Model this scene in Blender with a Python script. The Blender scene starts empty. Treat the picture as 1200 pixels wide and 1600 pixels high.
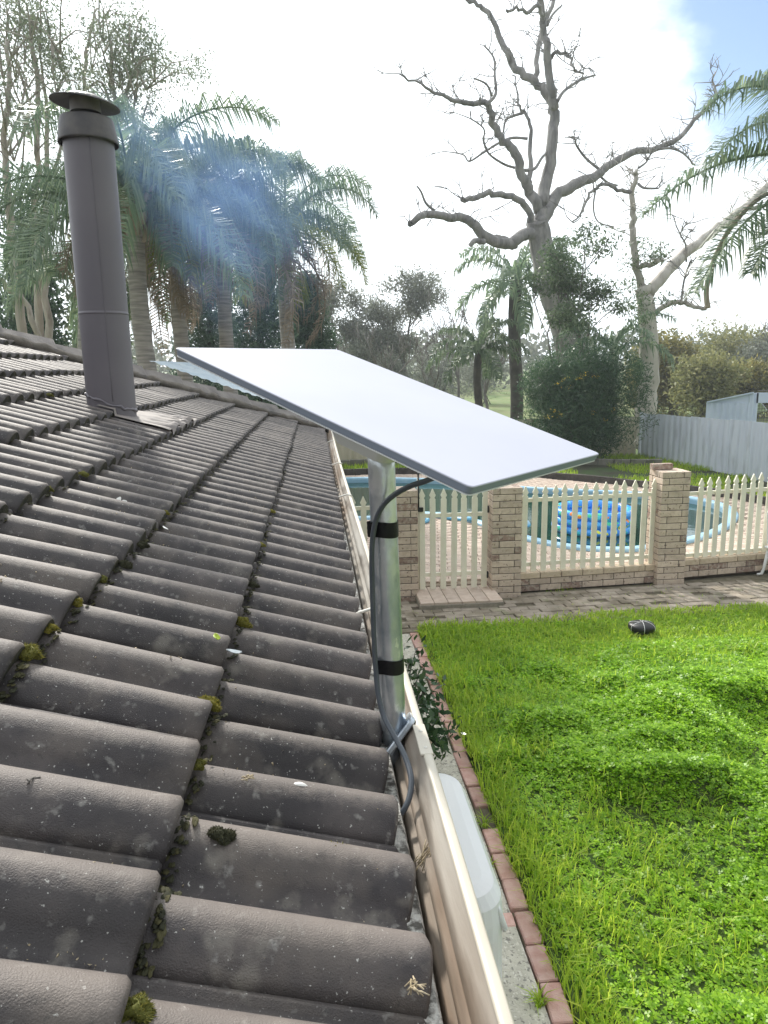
import bpy, bmesh, math, random
import numpy as np
from mathutils import Vector, Matrix
from math import sin, cos, tan, radians, pi, atan2, sqrt

random.seed(7); RNG = np.random.default_rng(11)
S = bpy.context.scene
COL = S.collection

# ------------------------------------------------------------------ camera
CAM_F = 1130.0                      # focal length in photograph pixels (1200 x 1600)
TH, RO, PSI, CAM_H = radians(11.2), radians(0.95), radians(5.2725), 2.93
_hd = Vector((sin(PSI), cos(PSI), 0)); _r0 = Vector((cos(PSI), -sin(PSI), 0)); _z = Vector((0, 0, 1))
FW = _hd*cos(TH) - _z*sin(TH); _u0 = _hd*sin(TH) + _z*cos(TH)
RT = _r0*cos(RO) - _u0*sin(RO); UP = _u0*cos(RO) + _r0*sin(RO)
CP = Vector((0, 0, CAM_H))
cam = bpy.data.cameras.new('camera'); camo = bpy.data.objects.new('camera', cam); COL.objects.link(camo)
cam.sensor_fit = 'VERTICAL'; cam.sensor_height = 36.0; cam.lens = CAM_F/1600*36.0
cam.clip_start = 0.02; cam.clip_end = 2000
_m = Matrix((RT, UP, -FW)).transposed().to_4x4(); _m.translation = CP; camo.matrix_world = _m
S.camera = camo

# ------------------------------------------------------------------ sky, sun, exposure
SUN_AZ, SUN_EL = radians(-19), radians(36)
TOSUN = Vector((sin(SUN_AZ)*cos(SUN_EL), cos(SUN_AZ)*cos(SUN_EL), sin(SUN_EL)))
W = bpy.data.worlds.new('World'); S.world = W; W.use_nodes = True
wn, wl = W.node_tree.nodes, W.node_tree.links
wn.clear()
w_out = wn.new('ShaderNodeOutputWorld'); w_bg = wn.new('ShaderNodeBackground'); w_bg2 = wn.new('ShaderNodeBackground')
w_mix = wn.new('ShaderNodeMixShader')
w_sky = wn.new('ShaderNodeTexSky'); w_sky.sky_type = 'NISHITA'; w_sky.sun_disc = False
w_sky.sun_elevation = SUN_EL; w_sky.sun_rotation = SUN_AZ; w_sky.air_density = 1.0; w_sky.dust_density = 0.6
w_bg.inputs['Strength'].default_value = 0.13
wl.new(w_sky.outputs[0], w_bg.inputs['Color'])
w_tc = wn.new('ShaderNodeTexCoord')
w_map = wn.new('ShaderNodeMapping'); w_map.inputs['Scale'].default_value = (1.0, 1.0, 1.9)
wl.new(w_tc.outputs['Generated'], w_map.inputs['Vector'])
w_n = wn.new('ShaderNodeTexNoise'); w_n.inputs['Scale'].default_value = 2.6; w_n.inputs['Detail'].default_value = 8
w_n.inputs['Roughness'].default_value = 0.55
wl.new(w_map.outputs[0], w_n.inputs['Vector'])
# a break in the cloud to the upper right of the dead tree
_gap = (FW + RT*(1165-600)/CAM_F - UP*(40-800)/CAM_F).normalized()
w_dot = wn.new('ShaderNodeVectorMath'); w_dot.operation = 'DOT_PRODUCT'; w_dot.inputs[1].default_value = _gap
w_nrm = wn.new('ShaderNodeVectorMath'); w_nrm.operation = 'NORMALIZE'
wl.new(w_tc.outputs['Generated'], w_nrm.inputs[0]); wl.new(w_nrm.outputs[0], w_dot.inputs[0])
w_g = wn.new('ShaderNodeMapRange'); w_g.inputs[1].default_value = 0.988; w_g.inputs[2].default_value = 0.9990
w_g.inputs[3].default_value = 0.0; w_g.inputs[4].default_value = 0.24
wl.new(w_dot.outputs['Value'], w_g.inputs[0])
w_sub = wn.new('ShaderNodeMath'); w_sub.operation = 'SUBTRACT'
wl.new(w_n.outputs['Fac'], w_sub.inputs[0]); wl.new(w_g.outputs[0], w_sub.inputs[1])
w_cov = wn.new('ShaderNodeMapRange'); w_cov.interpolation_type = 'SMOOTHSTEP'
w_cov.inputs[1].default_value = 0.20; w_cov.inputs[2].default_value = 0.40
wl.new(w_sub.outputs[0], w_cov.inputs[0])
w_bg2.inputs['Color'].default_value = (0.91, 0.965, 1.0, 1)
w_sd = wn.new('ShaderNodeVectorMath'); w_sd.operation = 'DOT_PRODUCT'; w_sd.inputs[1].default_value = TOSUN
wl.new(w_nrm.outputs[0], w_sd.inputs[0])
w_gl = wn.new('ShaderNodeMapRange'); w_gl.inputs[1].default_value = -0.7; w_gl.inputs[2].default_value = 1.0
w_gl.inputs[3].default_value = 0.40; w_gl.inputs[4].default_value = 1.60
wl.new(w_sd.outputs['Value'], w_gl.inputs[0])
wl.new(w_gl.outputs[0], w_bg2.inputs['Strength'])
wl.new(w_cov.outputs[0], w_mix.inputs[0]); wl.new(w_bg.outputs[0], w_mix.inputs[1]); wl.new(w_bg2.outputs[0], w_mix.inputs[2])
wl.new(w_mix.outputs[0], w_out.inputs['Surface'])

sun = bpy.data.lights.new('sun', 'SUN'); sun.energy = 4.0; sun.angle = radians(5); sun.color = (1.0, 0.95, 0.87)
suno = bpy.data.objects.new('sun', sun); COL.objects.link(suno)
suno.rotation_euler = (-TOSUN).to_track_quat('-Z', 'Y').to_euler(); suno.location = (0, 0, 30)
S.view_settings.view_transform = 'Standard'; S.view_settings.look = 'None'
S.view_settings.exposure = 0.48; S.view_settings.gamma = 1.0
try: S.view_settings.use_curve_mapping = False
except Exception: pass

# ------------------------------------------------------------------ pixel helpers (photograph pixels)
def ray(x, y): return FW + RT*((x-600)/CAM_F) - UP*((y-800)/CAM_F)
def at(x, y, z=0.0):
    d = ray(x, y); return CP + d*((z-CAM_H)/d.z)
def atY(x, y, Y):
    d = ray(x, y); return CP + d*(Y/d.y)

# ------------------------------------------------------------------ materials
MATS = {}
def _ramp(nt, stops):
    r = nt.nodes.new('ShaderNodeValToRGB'); e = r.color_ramp.elements
    while len(e) < len(stops): e.new(0.5)
    for i, (p, c) in enumerate(stops):
        e[i].position = p; e[i].color = (*c, 1)
    return r
def mat(name, c1, c2=None, scale=6.0, rough=0.7, bump=0.0, bscale=60.0, metal=0.0, rnd=0.0, spots=(), spec=0.4,
        coords='pos', lo=0.35, hi=0.65, detail=6.0, stretch=(1, 1, 1), coat=0.0, bdist=0.01):
    m = bpy.data.materials.new(name); m.use_nodes = True; MATS[name] = m
    nt = m.node_tree; N, L = nt.nodes, nt.links
    p = N['Principled BSDF']; p.inputs['Roughness'].default_value = rough; p.inputs['Metallic'].default_value = metal
    p.inputs['Specular IOR Level'].default_value = spec
    if coat: p.inputs['Coat Weight'].default_value = coat
    if coords == 'pos': g = N.new('ShaderNodeNewGeometry'); vec = g.outputs['Position']
    else: g = N.new('ShaderNodeTexCoord'); vec = g.outputs['Object']
    mp = N.new('ShaderNodeMapping'); mp.inputs['Scale'].default_value = stretch; L.new(vec, mp.inputs['Vector']); vec = mp.outputs[0]
    c2 = c2 or c1
    n = N.new('ShaderNodeTexNoise'); n.inputs['Scale'].default_value = scale; n.inputs['Detail'].default_value = detail
    L.new(vec, n.inputs['Vector'])
    r = _ramp(nt, [(lo, c1), (hi, c2)]); L.new(n.outputs['Fac'], r.inputs[0]); col = r.outputs[0]
    for (c, sc, t0, t1, amt) in spots:
        s = N.new('ShaderNodeTexNoise'); s.inputs['Scale'].default_value = sc; s.inputs['Detail'].default_value = 5
        L.new(vec, s.inputs['Vector'])
        mr = N.new('ShaderNodeMapRange'); mr.inputs[1].default_value = t0; mr.inputs[2].default_value = t1
        mr.inputs[4].default_value = amt; L.new(s.outputs['Fac'], mr.inputs[0])
        mx = N.new('ShaderNodeMix'); mx.data_type = 'RGBA'; L.new(mr.outputs[0], mx.inputs[0])
        L.new(col, mx.inputs[6]); mx.inputs[7].default_value = (*c, 1); col = mx.outputs[2]
    if rnd:
        oi = N.new('ShaderNodeObjectInfo'); mr = N.new('ShaderNodeMapRange')
        mr.inputs[3].default_value = 1-rnd; mr.inputs[4].default_value = 1+rnd; L.new(oi.outputs['Random'], mr.inputs[0])
        h = N.new('ShaderNodeHueSaturation'); L.new(mr.outputs[0], h.inputs['Value']); L.new(col, h.inputs['Color']); col = h.outputs[0]
    L.new(col, p.inputs['Base Color'])
    if bump:
        b = N.new('ShaderNodeBump'); b.inputs['Strength'].default_value = bump; b.inputs['Distance'].default_value = bdist
        bn = N.new('ShaderNodeTexNoise'); bn.inputs['Scale'].default_value = bscale; bn.inputs['Detail'].default_value = 4
        L.new(vec, bn.inputs['Vector']); L.new(bn.outputs['Fac'], b.inputs['Height']); L.new(b.outputs[0], p.inputs['Normal'])
    return m
def leafmat(name, stops, transl=0.4, rough=0.5, tint=1.3):
    m = bpy.data.materials.new(name); m.use_nodes = True; MATS[name] = m
    nt = m.node_tree; N, L = nt.nodes, nt.links
    p = N['Principled BSDF']; p.inputs['Roughness'].default_value = rough; p.inputs['Specular IOR Level'].default_value = 0.35
    g = N.new('ShaderNodeNewGeometry')
    n = N.new('ShaderNodeTexNoise'); n.inputs['Scale'].default_value = 0.9; n.inputs['Detail'].default_value = 3
    L.new(g.outputs['Position'], n.inputs['Vector'])
    ad = N.new('ShaderNodeMath'); ad.operation = 'MULTIPLY_ADD'; ad.inputs[1].default_value = 0.55
    L.new(g.outputs['Random Per Island'], ad.inputs[0])
    sc = N.new('ShaderNodeMath'); sc.operation = 'MULTIPLY'; sc.inputs[1].default_value = 0.45
    L.new(n.outputs['Fac'], sc.inputs[0]); L.new(sc.outputs[0], ad.inputs[2])
    r = _ramp(nt, stops); L.new(ad.outputs[0], r.inputs[0]); L.new(r.outputs[0], p.inputs['Base Color'])
    t = N.new('ShaderNodeBsdfTranslucent'); hs = N.new('ShaderNodeHueSaturation'); hs.inputs['Value'].default_value = tint
    L.new(r.outputs[0], hs.inputs['Color']); L.new(hs.outputs[0], t.inputs['Color'])
    mx = N.new('ShaderNodeMixShader'); mx.inputs[0].default_value = transl
    L.new(p.outputs[0], mx.inputs[1]); L.new(t.outputs[0], mx.inputs[2])
    L.new(mx.outputs[0], N['Material Output'].inputs['Surface'])
    return m

# ------------------------------------------------------------------ object helpers
def tag(o, label=None, cat=None, group=None, kind=None):
    if label: o['label'] = label
    if cat: o['category'] = cat
    if group: o['group'] = group
    if kind: o['kind'] = kind
    return o
def empty(name, loc=(0, 0, 0), label=None, cat=None, group=None, kind=None):
    o = bpy.data.objects.new(name, None); o.empty_display_size = 0.1; COL.objects.link(o); o.location = loc
    return tag(o, label, cat, group, kind)
def link(name, me, m=None, parent=None):
    o = bpy.data.objects.new(name, me); COL.objects.link(o)
    if m is not None and not me.materials: me.materials.append(MATS[m] if isinstance(m, str) else m)
    if parent is not None:
        o.parent = parent
        o.matrix_parent_inverse = wm(parent).inverted()
    return o
def wm(o):
    return o.matrix_basis.copy() if o.parent is None else wm(o.parent) @ o.matrix_parent_inverse @ o.matrix_basis
def from_bm(name, bm, smooth=False):
    me = bpy.data.meshes.new(name)
    bmesh.ops.recalc_face_normals(bm, faces=bm.faces[:])
    bm.to_mesh(me); bm.free()
    if smooth: me.polygons.foreach_set('use_smooth', np.ones(len(me.polygons), dtype=bool))
    return me
def np_mesh(name, V, Fc, smooth=False):
    V = np.asarray(V, dtype=np.float32).reshape(-1, 3); Fc = np.asarray(Fc, dtype=np.int32)
    k = Fc.shape[1]; me = bpy.data.meshes.new(name)
    me.vertices.add(len(V)); me.vertices.foreach_set('co', V.ravel())
    me.loops.add(Fc.size); me.loops.foreach_set('vertex_index', Fc.ravel())
    me.polygons.add(len(Fc)); me.polygons.foreach_set('loop_start', np.arange(0, Fc.size, k, dtype=np.int32))
    try: me.polygons.foreach_set('loop_total', np.full(len(Fc), k, dtype=np.int32))
    except Exception: pass
    if smooth: me.polygons.foreach_set('use_smooth', np.ones(len(Fc), dtype=bool))
    me.update(calc_edges=True)
    return me
BOXC = {}
def box_mesh(sx, sy, sz, bev=0.004, name='block'):
    k = (round(sx, 4), round(sy, 4), round(sz, 4), bev, name)
    if k not in BOXC:
        bm = bmesh.new(); bmesh.ops.create_cube(bm, size=1.0)
        for v in bm.verts: v.co = Vector((v.co.x*sx, v.co.y*sy, v.co.z*sz))
        if bev: bmesh.ops.bevel(bm, geom=bm.edges[:], offset=bev, segments=1, affect='EDGES', profile=0.5)
        BOXC[k] = from_bm(name, bm)
    return BOXC[k]
def box(name, c, size, m, parent=None, rz=0.0, bev=0.004, rx=0.0, ry=0.0):
    me = box_mesh(*size, bev, name + '_' + str(m))
    o = link(name, me, m, parent); o.location = c; o.rotation_euler = (rx, ry, rz); return o
def tubes_np(paths, sides=7, cap=True):
    """paths: list of (points, radii) -> verts, quads"""
    V, Q = [], []; off = 0
    a = np.linspace(0, 2*pi, sides, endpoint=False)
    for pts, rad in paths:
        P = np.array([tuple(p) for p in pts], float); n = len(P); R = np.broadcast_to(np.asarray(rad, float), (n,))
        T = np.gradient(P, axis=0); T /= (np.linalg.norm(T, axis=1, keepdims=True)+1e-9)
        ref = np.array([0, 0, 1.]) if abs(T[0][2]) < 0.9 else np.array([1., 0, 0])
        A = np.cross(T[0], ref); A /= np.linalg.norm(A)
        for i in range(n):
            A = A - T[i]*np.dot(A, T[i]); A /= (np.linalg.norm(A)+1e-9); B = np.cross(T[i], A)
            V.append(P[i] + R[i]*(np.cos(a)[:, None]*A + np.sin(a)[:, None]*B))
        for i in range(n-1):
            for j in range(sides):
                j2 = (j+1) % sides
                Q.append((off+i*sides+j, off+i*sides+j2, off+(i+1)*sides+j2, off+(i+1)*sides+j))
        if cap:
            for e in (0, n-1):
                V.append(P[e][None, :]); 
            c0 = off+n*sides; 
            for j in range(sides):
                j2 = (j+1) % sides
                Q.append((off+j2, off+j, c0, c0)); Q.append((off+(n-1)*sides+j, off+(n-1)*sides+j2, c0+1, c0+1))
            off += n*sides+2
        else: off += n*sides
    return np.concatenate(V), Q
def tube_mesh(name, paths, sides=7, smooth=True):
    V, Q = tubes_np(paths, sides)
    me = bpy.data.meshes.new(name)
    me.from_pydata(V.tolist(), [], [tuple(dict.fromkeys(q)) for q in Q]); 
    if smooth: me.polygons.foreach_set('use_smooth', np.ones(len(me.polygons), dtype=bool))
    me.update(); return me
def tube(name, pts, rad, m, parent=None, sides=7):
    return link(name, tube_mesh(name, [(pts, rad)], sides), m, parent)
def crom(pts, n=6, closed=False):
    P = [Vector(p) for p in pts]; N = len(P); out = []
    rng = range(N) if closed else range(N-1)
    for i in rng:
        g = (lambda k: P[k % N]) if closed else (lambda k: P[max(0, min(N-1, k))])
        p0, p1, p2, p3 = g(i-1), g(i), g(i+1), g(i+2)
        for j in range(n):
            t = j/n
            out.append(0.5*((2*p1)+(p2-p0)*t+(2*p0-5*p1+4*p2-p3)*t*t+(3*p1-p0-3*p2+p3)*t**3))
    if not closed: out.append(P[-1].copy())
    return out
def prism(name, poly, axis_vec, m, parent=None, smooth=False):
    """extrude a 3-D polygon along a vector"""
    bm = bmesh.new(); a = [bm.verts.new(p) for p in poly]; b = [bm.verts.new(Vector(p)+Vector(axis_vec)) for p in poly]
    n = len(poly); bm.faces.new(a); bm.faces.new(b[::-1])
    for i in range(n): bm.faces.new((a[i], b[i], b[(i+1) % n], a[(i+1) % n]))
    return link(name, from_bm(name, bm, smooth), m, parent)
def lathe(name, prof, c, m, parent=None, n=40, axis=None):
    bm = bmesh.new(); rings = []
    for (r, z) in prof:
        rings.append([bm.verts.new((r*cos(2*pi*i/n), r*sin(2*pi*i/n), z)) for i in range(n)])
    for a, b in zip(rings, rings[1:]):
        for i in range(n): bm.faces.new((a[i], a[(i+1) % n], b[(i+1) % n], b[i]))
    o = link(name, from_bm(name, bm, True), m, parent); o.location = c; return o
# ------------------------------------------------------------------ material set
mat('grass_soil', (0.04, 0.085, 0.012), (0.07, 0.09, 0.025), 3.0, 0.95, 0.5, 40)
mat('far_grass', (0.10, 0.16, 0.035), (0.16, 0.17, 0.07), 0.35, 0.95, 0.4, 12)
mat('bed_soil', (0.05, 0.045, 0.03), (0.05, 0.085, 0.025), 1.6, 0.95, 0.7, 30)
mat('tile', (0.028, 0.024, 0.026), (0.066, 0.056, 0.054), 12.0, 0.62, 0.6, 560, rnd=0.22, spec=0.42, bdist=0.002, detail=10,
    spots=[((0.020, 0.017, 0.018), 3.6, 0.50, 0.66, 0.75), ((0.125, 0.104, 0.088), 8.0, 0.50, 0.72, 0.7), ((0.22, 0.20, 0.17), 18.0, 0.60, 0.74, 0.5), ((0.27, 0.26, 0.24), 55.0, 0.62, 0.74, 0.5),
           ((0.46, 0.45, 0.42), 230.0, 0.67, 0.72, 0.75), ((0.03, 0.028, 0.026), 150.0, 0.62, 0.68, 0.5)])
def tile_crest_light():
    """crest highlight painted into the base colour of each roll, broken up by noise"""
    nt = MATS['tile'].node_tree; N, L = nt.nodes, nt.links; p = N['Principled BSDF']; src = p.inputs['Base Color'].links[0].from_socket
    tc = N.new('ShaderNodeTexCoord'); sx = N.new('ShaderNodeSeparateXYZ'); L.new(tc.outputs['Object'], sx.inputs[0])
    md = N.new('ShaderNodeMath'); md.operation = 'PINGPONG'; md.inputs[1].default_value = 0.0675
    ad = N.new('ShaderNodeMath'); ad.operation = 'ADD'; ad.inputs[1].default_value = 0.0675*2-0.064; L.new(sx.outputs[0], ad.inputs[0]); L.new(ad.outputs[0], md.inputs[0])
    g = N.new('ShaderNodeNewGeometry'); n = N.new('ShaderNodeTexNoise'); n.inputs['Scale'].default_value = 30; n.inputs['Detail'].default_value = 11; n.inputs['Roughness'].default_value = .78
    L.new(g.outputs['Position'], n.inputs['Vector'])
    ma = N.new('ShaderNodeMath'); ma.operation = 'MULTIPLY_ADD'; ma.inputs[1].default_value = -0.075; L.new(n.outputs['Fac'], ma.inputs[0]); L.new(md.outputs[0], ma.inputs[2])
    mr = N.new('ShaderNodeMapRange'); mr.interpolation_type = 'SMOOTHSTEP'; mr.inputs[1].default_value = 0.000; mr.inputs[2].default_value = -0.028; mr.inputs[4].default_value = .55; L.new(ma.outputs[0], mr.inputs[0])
    mx = N.new('ShaderNodeMix'); mx.data_type = 'RGBA'; L.new(mr.outputs[0], mx.inputs[0]); L.new(src, mx.inputs[6]); mx.inputs[7].default_value = (.19, .160, .140, 1)  # pale tone painted along the crests as their lit line
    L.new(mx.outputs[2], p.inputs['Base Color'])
tile_crest_light()
mat('tile_edge', (0.02, 0.02, 0.015), (0.06, 0.055, 0.03), 40, 0.95, 0.8, 120)
mat('ridge_cap', (0.13, 0.115, 0.108), (0.19, 0.17, 0.155), 8, 0.7, 0.4, 110, rnd=0.08,
    spots=[((0.06, 0.055, 0.05), 5.0, 0.55, 0.7, 0.6)])
mat('mortar_cap', (0.20, 0.17, 0.14), (0.12, 0.10, 0.085), 10, 0.9, 0.7, 60)
mat('lead', (0.15, 0.132, 0.125), (0.24, 0.21, 0.19), 9, 0.6, 0.2, 30)
mat('flue_paint', (0.115, 0.104, 0.122), (0.135, 0.122, 0.138), 2.5, 0.5, 0.06, 200, spec=0.5,
    spots=[((0.13, 0.12, 0.12), 6.0, 0.66, 0.78, 0.5)])
mat('flue_cap', (0.06, 0.055, 0.06), (0.10, 0.09, 0.085), 12, 0.55, 0.1, 80)
mat('galv', (0.36, 0.41, 0.47), (0.64, 0.68, 0.71), 20, 0.30, 0.2, 45, metal=0.8, stretch=(1, 1, 0.6),
    spots=[((0.80, 0.83, 0.86), 9.0, 0.58, 0.62, 0.75), ((0.26, 0.31, 0.38), 26, 0.55, 0.66, 0.65), ((0.85, 0.87, 0.88), 60, 0.62, 0.68, 0.6)])
mat('dish_white', (0.395, 0.405, 0.475), (0.425, 0.435, 0.50), 3, 0.5, 0.0, spec=0.2)
mat('dish_edge', (0.20, 0.235, 0.30), (0.23, 0.26, 0.32), 3, 0.5)
mat('dish_under', (0.68, 0.69, 0.70), None, 3, 0.5)
mat('tape', (0.006, 0.006, 0.008), (0.010, 0.010, 0.012), 30, 0.4, 0.25, 40, spec=0.25)
mat('cable', (0.055, 0.065, 0.08), (0.075, 0.085, 0.10), 20, 0.4)
mat('gutter', (0.38, 0.345, 0.30), (0.52, 0.49, 0.44), 3.0, 0.38, 0.05, 60, stretch=(6, 0.8, 6),
    spots=[((0.20, 0.135, 0.09), 1.6, 0.40, 0.62, 0.8), ((0.10, 0.075, 0.055), 5, 0.52, 0.68, 0.7)])
mat('gutter_lip', (0.46, 0.42, 0.345), (0.54, 0.50, 0.42), 5, 0.38, 0.03, 60, spots=[((0.40, 0.33, 0.25), 14, 0.62, 0.75, 0.5)])
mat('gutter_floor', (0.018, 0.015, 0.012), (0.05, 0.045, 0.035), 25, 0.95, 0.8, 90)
mat('fascia_grit', (0.10, 0.095, 0.085), (0.50, 0.49, 0.46), 70, 0.95, 0.8, 160, lo=0.42, hi=0.58)
mat('strap', (0.68, 0.66, 0.60), None, 4, 0.4)
mat('house_wall', (0.42, 0.33, 0.25), (0.5, 0.42, 0.33), 6, 0.9, 0.3)
mat('sheet_roof', (0.40, 0.48, 0.55), (0.52, 0.58, 0.62), 5, 0.4, 0.03, metal=0.1, spots=[((0.25, 0.22, 0.2), 14, 0.62, 0.7, 0.7)])
mat('concrete', (0.42, 0.395, 0.33), (0.52, 0.49, 0.41), 9, 0.92, 0.6, 90,
    spots=[((0.17, 0.16, 0.145), 48, 0.55, 0.62, 0.8), ((0.62, 0.59, 0.52), 62, 0.58, 0.63, 0.85), ((0.12, 0.12, 0.08), 3.0, 0.60, 0.75, 0.5)])
mat('red_brick', (0.46, 0.26, 0.225), (0.56, 0.37, 0.325), 14, 0.9, 0.4, 90, rnd=0.15, spots=[((0.55, 0.42, 0.36), 30, 0.6, 0.7, 0.5), ((0.1, 0.08, 0.06), 9, 0.62, 0.75, 0.6)])
mat('mortar', (0.30, 0.27, 0.22), (0.22, 0.2, 0.16), 20, 0.95, 0.5, 100)
mat('mortar_dark', (0.11, 0.098, 0.082), (0.16, 0.14, 0.12), 20, 0.95, 0.5, 100)
mat('brick_cream', (0.50, 0.40, 0.315), (0.60, 0.495, 0.40), 18, 0.85, 0.35, 90, rnd=0.12,
    spots=[((0.17, 0.11, 0.085), 26, 0.60, 0.68, 0.8), ((0.30, 0.24, 0.19), 9, 0.55, 0.70, 0.6)])
mat('brick_brown', (0.29, 0.20, 0.16), (0.42, 0.35, 0.285), 20, 0.85, 0.35, 90, rnd=0.12, lo=0.45, hi=0.6,
    spots=[((0.12, 0.075, 0.06), 30, 0.56, 0.66, 0.7)])
mat('brick_capping', (0.50, 0.40, 0.29), (0.58, 0.48, 0.36), 16, 0.85, 0.3, 90, rnd=0.10, spots=[((0.30, 0.2, 0.14), 24, 0.6, 0.7, 0.6)])
mat('picket_paint', (0.76, 0.72, 0.59), (0.82, 0.79, 0.66), 6, 0.5, 0.08, 40, rnd=0.04, spots=[((0.42, 0.36, 0.27), 22, 0.66, 0.74, 0.5)])
mat('black_metal', (0.012, 0.012, 0.014), (0.02, 0.02, 0.022), 20, 0.45)
mat('paver_grey', (0.255, 0.215, 0.17), (0.34, 0.29, 0.235), 8, 0.92, 0.5, 70, rnd=0.14, spots=[((0.15, 0.125, 0.085), 2.5, 0.46, 0.62, 0.8), ((0.12, 0.13, 0.06), 4, 0.58, 0.7, 0.6), ((0.40, 0.37, 0.32), 18, 0.6, 0.7, 0.4)])
mat('paver_pink', (0.47, 0.37, 0.30), (0.56, 0.46, 0.385), 10, 0.9, 0.3, 70, rnd=0.12, spots=[((0.32, 0.25, 0.2), 6, 0.58, 0.7, 0.5)])
mat('joint_dirt', (0.12, 0.105, 0.07), (0.19, 0.165, 0.115), 12, 0.95, 0.6, 60)
mat('sand_joint', (0.30, 0.24, 0.18), (0.24, 0.19, 0.14), 12, 0.95, 0.5, 60)
mat('coping', (0.25, 0.44, 0.58), (0.34, 0.54, 0.67), 2.5, 0.5, 0.1, 60, spots=[((0.5, 0.66, 0.75), 4, 0.55, 0.7, 0.5)])
mat('pool_liner', (0.16, 0.30, 0.27), (0.22, 0.36, 0.33), 3, 0.5)
mat('water', (0.008, 0.045, 0.034), (0.012, 0.055, 0.043), 1.2, 0.03, 0.10, 7, spec=0.5, bdist=0.02)
mat('hose_blue', (0.10, 0.33, 0.50), (0.14, 0.38, 0.55), 6, 0.4)
mat('fence_grey', (0.55, 0.59, 0.66), (0.60, 0.64, 0.70), 1.4, 0.45, 0.04, 40, stretch=(3, 3, 0.6), spots=[((0.33, 0.345, 0.37), 2.5, 0.55, 0.7, 0.5)])
mat('fence_cream', (0.52, 0.47, 0.36), (0.58, 0.53, 0.41), 2, 0.5, 0.04, 40)
mat('shed_blue', (0.50, 0.57, 0.74), (0.57, 0.64, 0.79), 2, 0.7, 0.03, 40)
mat('wire', (0.10, 0.10, 0.11), None, 4, 0.5, metal=0.5)
mat('block_grey', (0.15, 0.145, 0.12), (0.21, 0.2, 0.17), 8, 0.95, 0.5, 50, rnd=0.12, spots=[((0.06, 0.07, 0.035), 4, 0.55, 0.7, 0.6)])
mat('sleeper', (0.055, 0.05, 0.045), (0.09, 0.08, 0.07), 8, 0.95, 0.5, 50, rnd=0.1)
mat('bark_dead', (0.19, 0.185, 0.185), (0.33, 0.315, 0.30), 2.0, 0.9, 0.7, 9, stretch=(2.5, 2.5, 0.5), spots=[((0.07, 0.065, 0.06), 1.6, 0.55, 0.7, 0.6)], bdist=0.05)
mat('bark_white', (0.40, 0.37, 0.33), (0.52, 0.49, 0.45), 1.5, 0.85, 0.5, 8, stretch=(2.5, 2.5, 0.6), spots=[((0.17, 0.145, 0.12), 1.4, 0.56, 0.68, 0.7)], bdist=0.04)
mat('bark_gum', (0.30, 0.265, 0.22), (0.42, 0.38, 0.33), 2.0, 0.85, 0.4, 9, stretch=(2.5, 2.5, 0.5), spots=[((0.13, 0.1, 0.08), 2.0, 0.55, 0.68, 0.7)], bdist=0.04)
mat('bark_grey', (0.11, 0.10, 0.09), (0.18, 0.165, 0.15), 3, 0.9, 0.5, 12)
mat('bark_dark', (0.05, 0.045, 0.04), (0.09, 0.08, 0.07), 3, 0.9, 0.5, 12)
mat('palm_trunk', (0.22, 0.21, 0.20), (0.40, 0.375, 0.35), 5.0, 0.9, 0.6, 10, stretch=(0.5, 0.5, 5), bdist=0.03)
mat('palm_boot', (0.28, 0.24, 0.19), (0.40, 0.36, 0.30), 6, 0.9, 0.4, 20, stretch=(4, 4, 0.6))
mat('ball_black', (0.008, 0.008, 0.009), (0.016, 0.016, 0.017), 20, 0.35, 0.3, 120)
mat('white_plastic', (0.74, 0.75, 0.75), (0.79, 0.79, 0.78), 5, 0.4)
mat('dry_leaf', (0.30, 0.24, 0.15), (0.44, 0.37, 0.26), 60, 0.9, 0.4, 150)
mat('shell_white', (0.72, 0.70, 0.66), (0.80, 0.78, 0.74), 60, 0.5)
mat('dropping', (0.58, 0.57, 0.54), (0.74, 0.73, 0.70), 70, 0.9)
mat('silver_leaf', (0.26, 0.30, 0.33), (0.45, 0.48, 0.5), 60, 0.35)
leafmat('clover', [(0.0, (0.06, 0.15, 0.010)), (0.35, (0.165, 0.32, 0.016)), (0.62, (0.29, 0.48, 0.026)), (0.9, (0.46, 0.66, 0.06))], 0.42, 0.40, 1.7)
leafmat('grass', [(0.0, (0.13, 0.235, 0.018)), (0.5, (0.27, 0.40, 0.03)), (0.9, (0.48, 0.54, 0.07))], 0.5, 0.5, 1.6)
leafmat('moss', [(0.0, (0.035, 0.04, 0.010)), (0.45, (0.13, 0.13, 0.02)), (0.8, (0.34, 0.27, 0.045))], 0.25, 0.8)
leafmat('moss_dark', [(0.0, (0.010, 0.011, 0.008)), (0.5, (0.035, 0.036, 0.018)), (0.9, (0.085, 0.075, 0.03))], 0.1, 0.9)
leafmat('moss_green', [(0.0, (0.035, 0.042, 0.012)), (0.5, (0.11, 0.115, 0.022)), (0.9, (0.29, 0.24, 0.05))], 0.25, 0.8)
leafmat('palm_leaf', [(0.0, (0.070, 0.122, 0.078)), (0.5, (0.148, 0.217, 0.131)), (0.9, (0.295, 0.348, 0.200))], 0.4, 0.4)
leafmat('palm_yellow', [(0.0, (0.081, 0.127, 0.029)), (0.5, (0.172, 0.218, 0.046)), (0.9, (0.414, 0.356, 0.069))], 0.45, 0.45)
leafmat('palm_dead', [(0.0, (0.15, 0.115, 0.085)), (0.5, (0.26, 0.21, 0.16)), (0.9, (0.40, 0.34, 0.27))], 0.35, 0.8)
leafmat('gum_leaf', [(0.0, (0.072, 0.099, 0.058)), (0.5, (0.145, 0.181, 0.109)), (0.9, (0.246, 0.275, 0.174))], 0.35, 0.45)
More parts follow.
